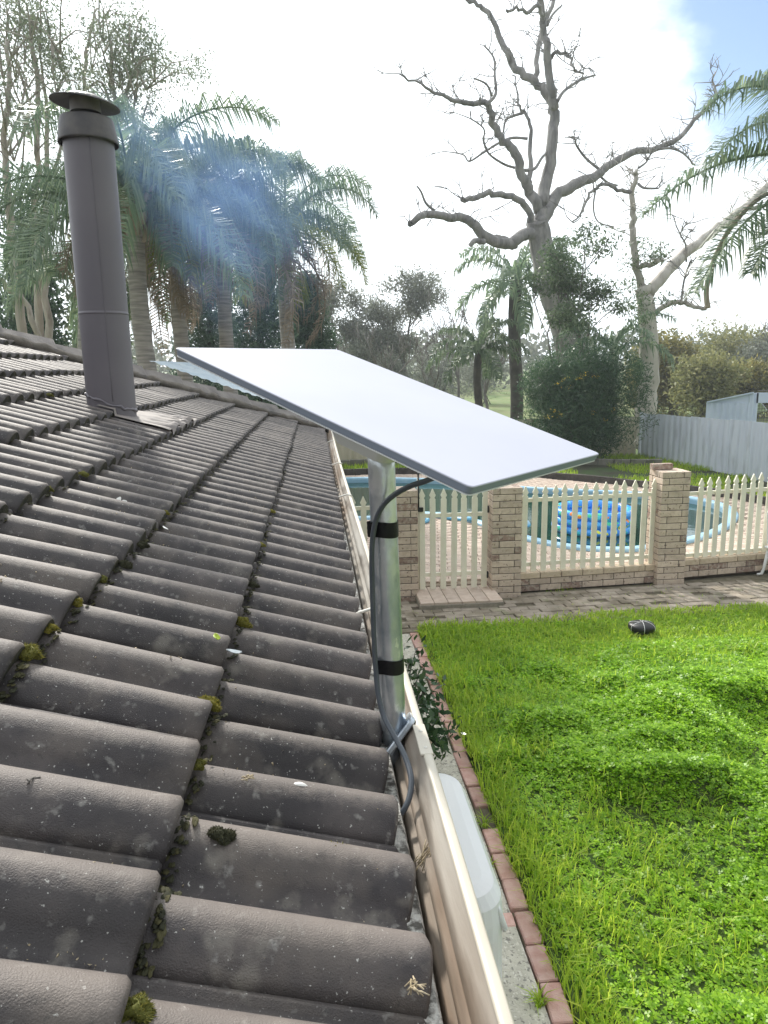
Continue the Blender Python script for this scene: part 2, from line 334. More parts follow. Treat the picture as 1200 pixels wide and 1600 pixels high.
leafmat('dark_leaf', [(0.0, (0.026, 0.053, 0.032)), (0.5, (0.060, 0.106, 0.067)), (0.9, (0.127, 0.196, 0.113))], 0.25, 0.5)
leafmat('bush_leaf', [(0.0, (0.022, 0.05, 0.026)), (0.5, (0.055, 0.11, 0.055)), (0.9, (0.12, 0.185, 0.09))], 0.3, 0.5)
leafmat('mid_leaf', [(0.0, (0.045, 0.075, 0.04)), (0.5, (0.095, 0.14, 0.075)), (0.9, (0.19, 0.24, 0.13))], 0.38, 0.45)
leafmat('far_leaf', [(0.0, (0.10, 0.115, 0.095)), (0.5, (0.155, 0.17, 0.135)), (0.9, (0.23, 0.235, 0.185))], 0.35, 0.6)  # leaf tones lightened so the colour itself carries distance haze
leafmat('yellow_leaf', [(0.0, (0.10, 0.105, 0.04)), (0.5, (0.17, 0.165, 0.06)), (0.9, (0.33, 0.27, 0.075))], 0.4, 0.6)
leafmat('olive_leaf', [(0.0, (0.109, 0.123, 0.051)), (0.5, (0.203, 0.210, 0.087)), (0.9, (0.348, 0.319, 0.131))], 0.35, 0.6)
leafmat('flower_yellow', [(0.0, (0.45, 0.33, 0.03)), (0.9, (0.70, 0.52, 0.06))], 0.3, 0.6)
leafmat('camellia', [(0.0, (0.018, 0.045, 0.02)), (0.5, (0.04, 0.085, 0.035)), (0.9, (0.09, 0.14, 0.06))], 0.2, 0.22)
leafmat('bright_leaf', [(0.0, (0.30, 0.42, 0.02)), (0.9, (0.40, 0.5, 0.03))], 0.4, 0.4)
def glassy():
    m = bpy.data.materials.new('cloudy_plastic'); m.use_nodes = True; MATS['cloudy_plastic'] = m
    p = m.node_tree.nodes['Principled BSDF']
    p.inputs['Base Color'].default_value = (0.93, 0.94, 0.945, 1); p.inputs['Roughness'].default_value = 0.28
    p.inputs['Transmission Weight'].default_value = 0.35; p.inputs['IOR'].default_value = 1.2
    p.inputs['Specular IOR Level'].default_value = 0.5
glassy()
def toy_print():
    m = bpy.data.materials.new('toy_print'); m.use_nodes = True; MATS['toy_print'] = m
    N, L = m.node_tree.nodes, m.node_tree.links; p = N['Principled BSDF']; p.inputs['Roughness'].default_value = 0.2
    tc = N.new('ShaderNodeTexCoord'); v = N.new('ShaderNodeTexVoronoi'); v.inputs['Scale'].default_value = 13
    L.new(tc.outputs['Object'], v.inputs['Vector'])
    r = _ramp(m.node_tree, [(0.0, (0.05, 0.27, 0.80)), (0.40, (0.07, 0.42, 0.85)), (0.55, (0.08, 0.60, 0.72)), (0.70, (0.75, 0.80, 0.10)), (0.80, (0.80, 0.25, 0.05)), (0.88, (0.06, 0.55, 0.35))])
    r.color_ramp.interpolation = 'CONSTANT'
    sp = N.new('ShaderNodeSeparateColor'); L.new(v.outputs['Color'], sp.inputs[0]); L.new(sp.outputs[0], r.inputs[0])
    d = N.new('ShaderNodeMath'); d.operation = 'LESS_THAN'; d.inputs[1].default_value = 0.55; L.new(v.outputs['Distance'], d.inputs[0])
    mx = N.new('ShaderNodeMix'); mx.data_type = 'RGBA'; L.new(d.outputs[0], mx.inputs[0]); mx.inputs[6].default_value = (0.06, 0.33, 0.82, 1)
    L.new(r.outputs[0], mx.inputs[7]); L.new(mx.outputs[2], p.inputs['Base Color'])
toy_print()

# ------------------------------------------------------------------ ground
def flat(name, poly, z, m, kind='structure', parent=None):
    bm = bmesh.new(); f = bm.faces.new([bm.verts.new((x, y, z)) for x, y in poly]); bmesh.ops.triangulate(bm, faces=[f])
    o = link(name, from_bm(name, bm), m, parent)
    if kind: o['kind'] = kind
    return o
def far_z(y): return 0.0
def build_ground():
    n = 60; xs = np.linspace(-260, 320, n); ys = np.concatenate([np.linspace(-12, 40, 27), np.linspace(44, 500, 24)])
    V = []; rr = np.random.default_rng(2)
    for y in ys:
        for x in xs:
            z = -0.03 if y < 40 else -0.03 + min(8, (y-40)*0.012) + 0.4*rr.random()*(y > 60)
            V.append((x, y, z))
    F = [(j*n+i, j*n+i+1, (j+1)*n+i+1, (j+1)*n+i) for j in range(len(ys)-1) for i in range(n-1)]
    o = link('ground', np_mesh('ground', V, F, True), 'far_grass'); o['kind'] = 'structure'
build_ground()

# lawn: a gently lumpy sheet with clover and grass growing on it
def vnoise(x, y, s, seed=0):
    """smooth value noise on numpy arrays"""
    x = np.asarray(x)*s+seed*17.3; y = np.asarray(y)*s+seed*5.7
    xi, yi = np.floor(x).astype(np.int64), np.floor(y).astype(np.int64); fx, fy = x-xi, y-yi
    fx, fy = fx*fx*(3-2*fx), fy*fy*(3-2*fy)
    def h(a, b):
        v = (a*374761393 + b*668265263 + seed*982451653) & 0x7fffffff
        v = ((v ^ (v >> 13))*1274126177) & 0x7fffffff
        return ((v ^ (v >> 16)) & 0xffff)/65535.0
    return (h(xi, yi)*(1-fx)+h(xi+1, yi)*fx)*(1-fy)+(h(xi, yi+1)*(1-fx)+h(xi+1, yi+1)*fx)*fy
LX0, LX1, LY0, LY1 = 1.085, 8.2, 1.6, 7.98
def path_edge(x): return 7.74+0.07*(x-1.06)+0.05*np.sin(x*2.3)
def clover_amt(x, y):
    """0..1: how lush the clover is"""
    a = vnoise(x, y, 1.1, 1)*0.65+vnoise(x, y, 2.6, 2)*0.35
    left = np.clip((x-1.25)/0.7, 0, 1); far = np.clip((7.1-y)/1.7, 0, 1)
    patch = np.clip((y-4.6)/0.5, 0, 1)*np.clip((6.7-y)/0.5, 0, 1)*np.clip((2.6-x)/0.5, 0, 1)
    return np.clip((a-0.27)/0.24, 0, 1)*np.maximum(left, patch)*far
def lawn_h(x, y):
    return 0.01+clover_amt(x, y)*(0.03+0.18*vnoise(x, y, 1.9, 3)**1.5+0.11*vnoise(x, y, 4.6, 13)**1.3)+0.025*vnoise(x, y, 1.4, 4)
def build_lawn():
    nx, ny = 150, 140
    X, Y = np.meshgrid(np.linspace(LX0, LX1, nx), np.linspace(LY0, LY1, ny))
    Y = np.minimum(Y, path_edge(X)+0.06)
    Z = lawn_h(X, Y)*np.clip((path_edge(X)+0.06-Y)/0.15, 0.2, 1)
    V = np.stack([X, Y, Z], -1).reshape(-1, 3); i, j = np.meshgrid(np.arange(nx-1), np.arange(ny-1))
    a = (j*nx+i).ravel(); F = np.stack([a, a+1, a+nx+1, a+nx], 1)
    o = link('lawn', np_mesh('lawn', V, F, True), 'grass_soil'); o['kind'] = 'structure'
build_lawn()
def build_clover(n=165000):
    r = RNG; x = r.uniform(LX0+.05, 7.4, n*3); y = LY0+(7.7-LY0)*r.random(n*3)
    keep = (x < 0.62*(y+1.2)+1.6)
    x, y = x[keep], y[keep]
    w = clover_amt(x, y); keep = r.random(len(x)) < (0.22+0.78*w)*np.where(y > 7.0, 0.45, 1)*np.clip((vnoise(x, y, 11.0, 21)*.6+vnoise(x, y, 24.0, 22)*.4-.26)/.22, .5, 1); x, y, w = x[keep][:n], y[keep][:n], w[keep][:n]; n = len(x)
    z = lawn_h(x, y)+0.010+0.05*r.random(n)**1.5*(0.3+w)
    C = np.stack([x, y, z], 1); size = (0.013+0.010*r.random(n))*(1+0.16*np.clip(y-4, 0, 3))
    # leaf plane with a tilt, three heart-like leaflets
    nrm = np.stack([r.normal(0, .42, n), r.normal(0, .42, n), np.ones(n)], 1); nrm /= np.linalg.norm(nrm, axis=1, keepdims=True)
    a0 = r.random(n)*2*pi; t = np.stack([np.cos(a0), np.sin(a0), np.zeros(n)], 1); t -= nrm*np.sum(t*nrm, 1, keepdims=True); t /= np.linalg.norm(t, axis=1, keepdims=True)
    b = np.cross(nrm, t); V = []; 
    for k in range(3):
        a = 2*pi*k/3; d = t*cos(a)+b*sin(a); s = -t*sin(a)+b*cos(a); up = nrm
        L_ = size[:, None]
        V.append(np.stack([C, C+(d*0.75+s*0.55+up*0.12)*L_, C+d*1.0*L_, C+(d*0.75-s*0.55+up*0.12)*L_], 1))
    V = np.stack(V, 1).reshape(-1, 3); F = np.arange(len(V), dtype=np.int32).reshape(-1, 4)
    o = link('clover', np_mesh('clover', V, F), 'clover'); tag(o, 'lush bright green clover spreading over the lawn', 'clover', kind='stuff')
def blades(x, y, z, h, w, lean, r):
    n = len(x); a = r.random(n)*2*pi; d = np.stack([np.cos(a), np.sin(a), np.zeros(n)], 1); s = np.stack([-np.sin(a), np.cos(a), np.zeros(n)], 1)
    B = np.stack([x, y, z], 1); up = np.array([0, 0, 1.])
    m = B+up*(h*0.55)[:, None]+d*(h*lean*0.30)[:, None]; t = B+up*(h*(1-0.35*lean))[:, None]+d*(h*lean*0.95)[:, None]
    V = np.stack([B-s*w[:, None], B+s*w[:, None], m+s*(w*0.8)[:, None], m-s*(w*0.8)[:, None], t], 1).reshape(-1, 3)
    k = (np.arange(n)*5)[:, None]
    F = np.concatenate([k+np.array([[0, 1, 2]]), k+np.array([[0, 2, 3]]), k+np.array([[3, 2, 4]])], 0)
    return V, F
def build_grass(n=70000):
    r = RNG; x = r.uniform(LX0-.02, 7.6, n*3); y = LY0+(8.0-LY0)*r.random(n*3)
    keep = (x < 0.62*(y+1.2)+1.6) & (y < path_edge(x)+0.07*r.normal(0, 1, n*3)); x, y = x[keep], y[keep]
    w = clover_amt(x, y); patch = vnoise(x, y, 2.2, 6)
    p = np.where(y > 6.9, 0.8, np.where(x < 1.7, .42, (0.24-0.20*w))*np.clip((patch-0.34)/0.30, 0.08, 1)*np.clip((vnoise(x, y, 9.0, 16)-.35)/.25, .12, 1)+0.5*np.clip((y-6.2)/.7, 0, 1))
    p = np.where(x < 1.30, np.maximum(p, .55), p)
    keep = r.random(len(x)) < p; x, y, w, patch = x[keep][:n], y[keep][:n], w[keep][:n], patch[keep][:n]; n = len(x)
    h = (0.05+0.13*r.random(n)**1.6)*np.where(y > 6.5, 0.62, 1.0)*(0.8+0.5*patch); h *= np.where(x < 1.95, 1.15, 1.0)
    wd = (0.0022+0.003*r.random(n))*(1+0.18*np.clip(y-4, 0, 4)); z = lawn_h(x, y)-0.01
    V, F = blades(x, y, z, h, wd, r.uniform(0.2, 1.1, n), r)
    o = link('grass', np_mesh('grass', V, F), 'grass'); tag(o, 'thin yellow-green grass blades growing through the lawn', 'grass', kind='stuff')
build_clover(); build_grass()

# concrete strip, red brick edging along the house
strip = box('concrete_strip', (0.27, 4.1, -0.02), (1.40, 7.2, 0.06), 'concrete', bev=0.004); strip['kind'] = 'structure'
edging = box('garden_edging', (1.03, 4.6, -0.03), (0.10, 6.4, 0.05), 'joint_dirt', bev=0.003); edging['kind'] = 'structure'
y = 1.5; k = 0
while y < 7.55:
    L = 0.225+random.uniform(-.006, .006)
    if not (4.02 < y < 4.2):
        box('brick', (1.03+random.uniform(-.012, .012), y+L/2, -.006+random.uniform(-.006, .006)), (0.100, 0.225, 0.06), 'red_brick', edging, rz=random.uniform(-.05, .05), rx=random.uniform(-.02, .02), bev=0.006)
    y += L+random.uniform(.004, .018); k += 1
for i in range(3):
    box('brick', (0.86-i*0.235, 3.32, -.009), (0.225, 0.100, 0.05), 'red_brick', edging, rz=random.uniform(-.03, .03), bev=0.006)

# brick paved path in front of the pool fence
pathb = flat('path', [(-0.2, 7.6), (1.05, 7.62), (3.0, 7.78), (6.0, 7.98), (9.0, 8.2), (9.0, 9.6), (5.2, 9.25), (2.5, 9.05), (-0.2, 8.95)], 0.0, 'joint_dirt')
cnt = 0; rowdir = 0.05
for ri in range(9):
    for ci in range(34):
        x = 0.75+ci*0.236+(0.118 if ri % 2 else 0)+random.uniform(-.006, .006); yy = 7.70+ri*0.122+rowdir*(x-1)+0.01*sin(x*3)
        if yy > 8.78+0.06*(x-2) or x > 7.6 or random.random() < 0.05: continue
        if 1.12 < x < 2.32 and yy > 8.38: continue
        box('paver', (x, yy, 0.004+random.uniform(-.006, .007)), (0.228, 0.114, 0.05), 'paver_grey', pathb, rz=rowdir+random.uniform(-.03, .03), rx=random.uniform(-.02, .02), ry=random.uniform(-.015, .015), bev=0.005); cnt += 1
# ------------------------------------------------------------------ house: tiled roof, gutter, walls
PH = radians(21.0); TP = tan(PH); XE, ZE = 0.101, 2.305; GA = 0.278; RP = 0.135; YC = 8.0
U_, V_, N_ = Vector((0, 1, 0)), Vector((-cos(PH), 0, sin(PH))), Vector((sin(PH), 0, cos(PH)))
RM = Matrix((U_, V_, N_)).transposed().to_4x4()
house = empty('house', (-4.0, 2.0, 0.0), 'brick house with a dark concrete tiled roof and cream gutter', 'house')
def zroof(X): return ZE+TP*(XE-X)
TOFF = -0.032
def rollp(p):
    p = p % 1.0
    w = 0.80
    if p < w: return 0.043*(sin(pi*p/w)**0.80)
    return 0.0
def roof_pt(px, py, off=0.0):
    d = ray(px, py); t = (ZE+off+TP*XE-CAM_H)/(d.z+TP*d.x); return CP+d*t
roofo = link('roof', (lambda bm: (bm.faces.new([bm.verts.new(p) for p in
    [(XE-.02, -2.5, zroof(XE-.02)-.075), (XE-.02, YC-.1, zroof(XE-.02)-.075), (-4.9, YC-5.1, zroof(-4.9)-.075), (-4.9, -2.5, zroof(-4.9)-.075)]]),
    bm.faces.new([bm.verts.new(p) for p in [(XE-.02, YC-.1, zroof(XE)-.075), (-9.9, YC-.1, zroof(XE)-.075), (-4.9, YC-5.1, zroof(-4.9)-.075)]]),
    from_bm('roof', bm))[2])(bmesh.new()), 'tile_edge', house)
TW = 2*RP; TL = GA/cos(PH)
def tile_mesh():
    us = []
    for k in range(2):
        us += [k*RP+RP*0.80*i/11 for i in range(12)]; us += [k*RP+RP*0.90]
    us += [2*RP-0.010, 2*RP-0.004]
    us[0] = 0.004
    vs = [0.0, 0.006, 0.02, TL*0.35, TL*0.7, TL*1.0, TL+0.05]
    bm = bmesh.new(); rows = []
    def top(u, v):
        h = rollp(u/RP)+TOFF - v*(0.030/TL)
        if u > 2*RP-0.012: h += 0.007
        if v < 0.005: h -= 0.006
        return h
    for v in vs: rows.append([bm.verts.new((u, v, top(u, v))) for u in us])
    low = [bm.verts.new((u, 0.003, min(top(u, 0.02)-0.022, TOFF-0.002 if u/RP % 1 < .80 else TOFF-.022))) for u in us]
    for a, b in zip(rows, rows[1:]):
        for i in range(len(us)-1): bm.faces.new((a[i], a[i+1], b[i+1], b[i]))
    ef = []
    for i in range(len(us)-1): ef.append(bm.faces.new((low[i], low[i+1], rows[0][i+1], rows[0][i])))
    for s in (0, -1):
        bot = [bm.verts.new((us[s], v, top(us[s], v)-0.02)) for v in vs]
        for j in range(len(vs)-1):
            f = (rows[j][s], rows[j+1][s], bot[j+1], bot[j]); bm.faces.new(f if s == 0 else f[::-1])
    bm.normal_update()
    me = bpy.data.meshes.new('roof_tile'); 
    for f in bm.faces: f.smooth = True
    for f in ef: f.material_index = 1; f.smooth = False
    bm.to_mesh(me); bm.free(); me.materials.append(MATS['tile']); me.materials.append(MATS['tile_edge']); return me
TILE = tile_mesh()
HIPN = Vector((1, 1, 0)).normalized()
def hip_side(x, y): return (y-YC)-(x-XE)     # > 0 past the hip
cphase = [0.075, 0.21, 0.075, 0.21, 0.075, 0.21, 0.075, 0.21, 0.075, 0.21, 0.075, 0.21]
# measured: an interlock of the eave course lies at Y = .885; one of the next course at Y = 1.03
ntile = 0
for k in range(12):
    X = XE-k*GA; ph = 0.885 if k % 2 == 0 else 1.02
    y = ph-TW*10
    while y < YC:
        y0 = y; y += TW
        # leave out tiles wholly outside the frame (left of or behind the camera) and past the hip
        xc, yc = X-GA/2, y0+RP
        if hip_side(X+.05, y0) > 0: continue
        if y < 0.15: continue
        d = Vector((X, y0+TW, zroof(X)))-CP; fz = d.dot(FW); px = 600+CAM_F*d.dot(RT)/max(fz, .05)
        if fz < 0.05 or px < -160: continue
        crossing = hip_side(X-GA-.05, y0+TW) > 0
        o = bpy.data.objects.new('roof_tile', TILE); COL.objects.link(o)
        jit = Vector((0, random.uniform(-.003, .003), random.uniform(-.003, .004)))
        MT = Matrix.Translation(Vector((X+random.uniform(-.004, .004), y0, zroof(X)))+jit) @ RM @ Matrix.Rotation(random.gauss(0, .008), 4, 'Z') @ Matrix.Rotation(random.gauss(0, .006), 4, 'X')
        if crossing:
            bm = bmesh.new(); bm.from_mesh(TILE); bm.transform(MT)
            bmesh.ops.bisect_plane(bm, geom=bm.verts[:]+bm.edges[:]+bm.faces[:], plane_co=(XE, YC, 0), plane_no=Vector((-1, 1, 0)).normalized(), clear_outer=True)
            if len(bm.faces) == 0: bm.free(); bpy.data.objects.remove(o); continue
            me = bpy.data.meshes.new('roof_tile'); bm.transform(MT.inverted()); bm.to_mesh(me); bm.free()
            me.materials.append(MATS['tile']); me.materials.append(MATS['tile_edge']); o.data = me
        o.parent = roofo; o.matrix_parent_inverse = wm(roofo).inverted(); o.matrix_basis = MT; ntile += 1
print('tiles', ntile)
# hip caps
hipdir = Vector((-1, -1, TP)).normalized()
H0 = Vector((XE, YC, ZE))
def cap_mesh():
    bm = bmesh.new(); L = 0.44; prof = [(-0.155, -0.075), (-0.15, -0.055), (-0.06, 0.022), (0.06, 0.022), (0.15, -0.055), (0.155, -0.075)]
    secs = []
    for t, s, up in ((0, 1.05, 0.012), (0.012, 1.06, 0.016), (L*0.5, 1.0, 0.004), (L, 0.95, -0.012)):
        secs.append([bm.verts.new((t, a*s, b*s+up+0.03)) for a, b in prof])
    for a, b in zip(secs, secs[1:]):
        for i in range(5): bm.faces.new((a[i], a[i+1], b[i+1], b[i]))
    bm.faces.new(secs[0])
    return from_bm('ridge_tile', bm)
CAPM = cap_mesh(); CAPM.materials.append(MATS['ridge_cap'])
hx = hipdir; hy = Vector((1, -1, 0)).normalized(); hz = hx.cross(hy).normalized()
if hz.z < 0: hy = -hy; hz = hx.cross(hy).normalized()
HM = Matrix((hx, hy, hz)).transposed().to_4x4()
for i in range(12):
    o = link('ridge_tile', CAPM, None, roofo)
    o.matrix_basis = Matrix.Translation(H0+hx*(i*0.385+0.02)+Vector((0, 0, random.uniform(0, .01)))) @ HM @ Matrix.Rotation(random.gauss(0, .02), 4, 'X') @ Matrix.Rotation(random.gauss(0, .012), 4, 'Z')
# pointing mortar below the caps: a lumpy bead on the near side and on the far side
for sgn, m_ in ((1, 'mortar_dark'), (-1, 'mortar_cap')):
    pts = []; rad = []
    for i in range(60):
        t = i/59*4.6
        p = H0+hx*t+hy*(sgn*0.13)*(1 if hy.y < 0 else -1)+hz*(-0.03)
        pts.append(p+Vector((0, 0, random.uniform(-.008, .008)))); rad.append(0.035+random.uniform(-.008, .01))
    tube('mortar', pts, rad, m_, roofo, 6)
# patio sheet roof past the hip
pa, pb, pc, pd = atY(232, 563, 8.35), atY(425, 627, 8.45), atY(545, 628, 10.6), atY(330, 567, 10.9)
ps = []
nseg = 48
for i in range(nseg+1):
    t = i/nseg; a = pa.lerp(pb, t); b = pd.lerp(pc, t); zz = 0.005*(1 if (i//2) % 2 else -1)
    ps.append((a+Vector((0, 0, zz)), b+Vector((0, 0, zz))))
V = [p for pr in ps for p in pr]
link('patio_roof', np_mesh('patio_roof', [tuple(v) for v in V], [(2*i, 2*i+1, 2*i+3, 2*i+2) for i in range(nseg)]), 'sheet_roof', house)
# walls and soffit
box('wall', (-5.35, 2.0, 1.09), (9.5, 10.6, 2.18), 'house_wall', house, bev=0.01)
box('soffit', (-0.27, 2.5, 2.12), (0.70, 10.8, 0.02), 'white_plastic', house, bev=0.0)
# gutter: cross-section swept along the eave
gut = empty('gutter_anchor')
bpy.data.objects.remove(gut)
def sweep(name, prof, y0, y1, m, parent, n=1, closed=False, wob=0.0):
    V = []; F = []; ys = np.linspace(y0, y1, n+1); k = len(prof)
    for y in ys:
        sag = wob*sin(y*1.1+0.5); dx = 0.004*sin(y*0.9)*(wob > 0)
        V += [(x+dx, y, z+sag) for x, z in prof]
    for i in range(n):
        for j in range(k if closed else k-1):
            j2 = (j+1) % k; F.append((i*k+j, i*k+j2, (i+1)*k+j2, (i+1)*k+j))
    me = np_mesh(name, V, F); return link(name, me, m, parent)
GZ = 2.314
GDX = -0.017
GP = [(0.116, GZ-.128), (0.124, GZ-.104), (0.126, GZ-.096), (0.132, GZ-.093), (0.134, GZ-.086), (0.131, GZ-.080), (0.136, GZ-.072), (0.143, GZ-.069), (0.145, GZ-.062), (0.141, GZ-.055), (0.1445, GZ-.047), (0.151, GZ-.044), (0.153, GZ-.038), (0.1495, GZ-.031), (0.157, GZ-.018), (0.166, GZ-.006), (0.168, GZ)]
gutter = sweep('gutter', [(x+GDX, z) for x, z in GP], -0.6, YC+.06, 'gutter', house, 30, wob=0.004)
sweep('lip', [(x+GDX, z) for x, z in [(0.168, GZ-.012), (0.1685, GZ+.001), (0.171, GZ+.003), (0.181, GZ+.003), (0.1835, GZ+.001), (0.184, GZ-.014), (0.181, GZ-.014)]], -0.6, YC+.06, 'gutter_lip', gutter, 30, wob=0.004)
sweep('outer_face', [(x+GDX, z) for x, z in [(0.1805, GZ-.012), (0.176, GZ-.05), (0.16, GZ-.10), (0.130, GZ-.131), (0.06, GZ-.131)]], -0.6, YC+.06, 'gutter_lip', gutter, 30, wob=0.004)
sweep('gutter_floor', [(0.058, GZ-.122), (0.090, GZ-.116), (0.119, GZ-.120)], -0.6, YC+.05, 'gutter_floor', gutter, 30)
sweep('fascia', [(0.060, GZ-.24), (0.090, GZ-.125), (0.106, GZ-.070), (0.108, GZ-.052), (0.104, GZ-.042), (0.05, GZ-.040)], -0.6, YC-.02, 'fascia_grit', house, 40, wob=0.003)
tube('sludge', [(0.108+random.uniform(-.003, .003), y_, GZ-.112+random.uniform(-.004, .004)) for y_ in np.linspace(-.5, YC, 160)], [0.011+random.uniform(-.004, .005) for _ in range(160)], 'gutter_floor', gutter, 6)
# end stop plate at the house corner, riveted lap joint, straps
prism('end_stop', [(0.06, YC+.06, GZ-.13), (0.151, YC+.06, GZ-.06), (0.167, YC+.06, GZ), (0.06, YC+.06, GZ)], (0, 0.003, 0), 'gutter_lip', gutter)
for yy in (1.165, 1.07):
    pass
o = box('lap_joint', (0.1605, 1.105, GZ+.0055), (0.021, 0.10, 0.004), 'gutter_lip', gutter, bev=0.001)
for dy in (-.03, .025):
    r_ = lathe('rivet', [(0.0035, 0), (0.003, 0.0012), (0.0005, 0.0018)], (0.161, 1.105+dy, GZ+.0075), 'strap', gutter, 10)
lathe('rivet', [(0.0035, 0), (0.003, 0.0016), (0.0005, 0.0022)], (0.161, 0.80, GZ+.003), 'strap', gutter, 10)
for (px, py) in ((569, 955), (555, 775), (516, 690), (536, 725)):
    p = at(px, py, GZ)
    yy = p.y
    tube('strap', [(0.085, yy+.01, GZ-.012), (0.10, yy+.006, GZ-.004), (0.13, yy, GZ+.006), (0.145, yy-.004, GZ+.010), (0.158, yy-.006, GZ+.006), (0.167, yy-.007, GZ+.004)], 0.0042, 'strap', gutter, 6)
# lead flashing skirt draped on the tiles below the flue
FX, FY = -1.055, 3.93
fl = []
nu, nv = 46, 26
for j in range(nv+1):
    for i in range(nu+1):
        u = i/nu; v = j/nv
        X = -1.10+0.36*v; yy = FY-.13-.04*v+(0.28+0.56*v)*u
        w = min(1, max(0, (v-0.60)/0.3))
        kc = int((XE-X)//GA); ss = ((XE-X)-kc*GA)/cos(PH); ph_ = 0.885 if kc % 2 == 0 else 1.02
        base = (rollp((yy-ph_)/RP)+TOFF-ss*.030/TL+.004)*w+(1-w)*(.043+TOFF-ss*.030/TL+.004)
        edge = 0.005*sin(u*46+3*v)*w+0.004*sin(u*21)*(v > 0.9)
        ht = base+.010+abs(edge)*1.5
        if v > 0.97 or u < 0.02 or u > 0.98 or v < .02: ht -= 0.006
        fl.append((X+sin(PH)*ht+0.012*sin(u*15)*w, yy, zroof(X)+cos(PH)*ht))
link('flashing', np_mesh('flashing', fl, [(j*(nu+1)+i, j*(nu+1)+i+1, (j+1)*(nu+1)+i+1, (j+1)*(nu+1)+i) for j in range(nv) for i in range(nu)], True), 'lead', house)

# ------------------------------------------------------------------ flue
ftop = atY(133, 205, FY).z
flue = empty('flue_pipe', (FX, FY, zroof(FX)), 'tall dark brown metal flue with a conical rain cap on the roof', 'flue')
fz0 = zroof(FX)-.06; R = 0.120
fzs = atY(162, 488, FY-R).z
def cyl(r0, r1, z0, z1): return [(r0, z0), (r1, z1)]
lathe('casing', [(R, fz0-.06), (R, fzs-.006)], (FX, FY, 0), 'flue_paint', flue, 64)
lathe('casing', [(R*1.0, fzs-.006), (R*1.012, fzs-.005), (R*1.012, fzs+.004), (R*0.995, fzs+.006), (R*0.995, fzs+.012), (R*0.99, ftop-.04), (R*0.99, ftop)], (FX, FY, 0), 'flue_paint', flue, 64)
lathe('collar', [(R*1.14, ftop-.060), (R*1.17, ftop-.060), (R*1.17, ftop-.050), (R*1.04, ftop+.045), (R*1.01, ftop+.052), (R*0.60, ftop+.065)], (FX, FY, 0), 'flue_cap', flue, 64)
lathe('vent_neck', [(R*0.60, ftop+.08), (R*0.58, ftop+.14)], (FX, FY, 0), 'lead', flue, 40)
cap_o = lathe('rain_cap', [(0.004, .040), (R*0.60, .022), (R*1.30, -.006), (R*1.335, -.008), (R*1.33, -.003), (R*0.6, .032), (0.004, .048)], (FX, FY, ftop+.125), 'flue_cap', flue, 64)
cap_o.rotation_euler = (radians(2), radians(6), 0)
pts = [(FX+R*1.0*cos(a), FY+R*1.0*sin(a), zroof(FX+R*cos(a))+.035+random.uniform(-.006, .008)) for a in np.linspace(0, 2*pi, 40)]
tube('sealant', pts, [0.006+random.uniform(-.003, .004) for _ in pts], 'flue_paint', flue, 6)
sp = atY(176, 560, FY-R)
tube('seam', [(FX+R*1.002*cos(-1.25), FY+R*1.002*sin(-1.25), z) for z in np.linspace(fz0+.1, ftop-.05, 12)], 0.0022, 'flue_paint', flue, 5)

# ------------------------------------------------------------------ satellite dish on its mast
DD, DC, DA, DB = [Vector(v) for v in ((0.18373809, 0.84313024, 2.78909128), (0.45735362, 1.12789702, 2.78989983), (-0.22450705, 1.2348753, 2.96994402), (0.04910849, 1.51964208, 2.97075257))]
dcen = (DD+DC+DA+DB)/4; dx_ = (DC-DD).normalized(); dy_ = (DA-DD); dy_ = (dy_-dx_*dy_.dot(dx_)).normalized(); dn = dx_.cross(dy_)
PW, PL = (DC-DD).length/2, (DA-DD).length/2
dish = empty('satellite_dish', (0.115, 1.19, 2.25), 'flat white rectangular satellite dish on a galvanised mast at the gutter', 'satellite dish')
DM = Matrix((dx_, dy_, dn)).transposed().to_4x4(); DM.translation = dcen
def rrect(w, l, r, n=6):
    out = []
    for cx, cy, a0 in ((w-r, l-r, 0), (-w+r, l-r, pi/2), (-w+r, -l+r, pi), (w-r, -l+r, 3*pi/2)):
        for i in range(n+1):
            a = a0+pi/2*i/n; out.append((cx+r*cos(a), cy+r*sin(a)))
    return out
def plate(name, layers, m, parent, M):
    """layers: (w, l, r, z)"""
    bm = bmesh.new(); rings = [[bm.verts.new((x, y, z)) for x, y in rrect(w, l, r)] for w, l, r, z in layers]
    n = len(rings[0])
    for a, b in zip(rings, rings[1:]):
        for i in range(n): bm.faces.new((a[i], a[(i+1) % n], b[(i+1) % n], b[i]))
    bm.faces.new(rings[0][::-1]); bm.faces.new(rings[-1])
    bm.transform(M); return link(name, from_bm(name, bm), m, parent)
plate('panel', [(PW-.003, PL-.003, .006, -.0022), (PW, PL, .008, -.0020), (PW, PL, .008, -.0008), (PW-.0010, PL-.0010, .008, 0)], 'dish_white', dish, DM)
plate('rim', [(PW-.005, PL-.005, .008, -.0118), (PW-.002, PL-.002, .008, -.0112), (PW-.0006, PL-.0006, .008, -.0022)], 'dish_edge', dish, DM)
plate('back_shell', [(PW-.06, PL-.06, .02, -.024), (PW-.012, PL-.012, .008, -.0142), (PW-.002, PL-.002, .008, -.0136), (PW-.002, PL-.002, .008, -.0120)], 'dish_under', dish, DM)
mb, mt = Vector((0.121, 1.189, 2.268)), Vector((0.1055, 1.189, 2.815))
plate('mount_block', [(.05, .055, .02, -.085), (.075, .085, .02, -.030)], 'dish_under', dish, DM)
MR = 0.0228
mast = link('mast', tube_mesh('mast', [([mb+(mt-mb)*t for t in np.linspace(0, 1, 12)], MR)], 32), 'galv', dish)
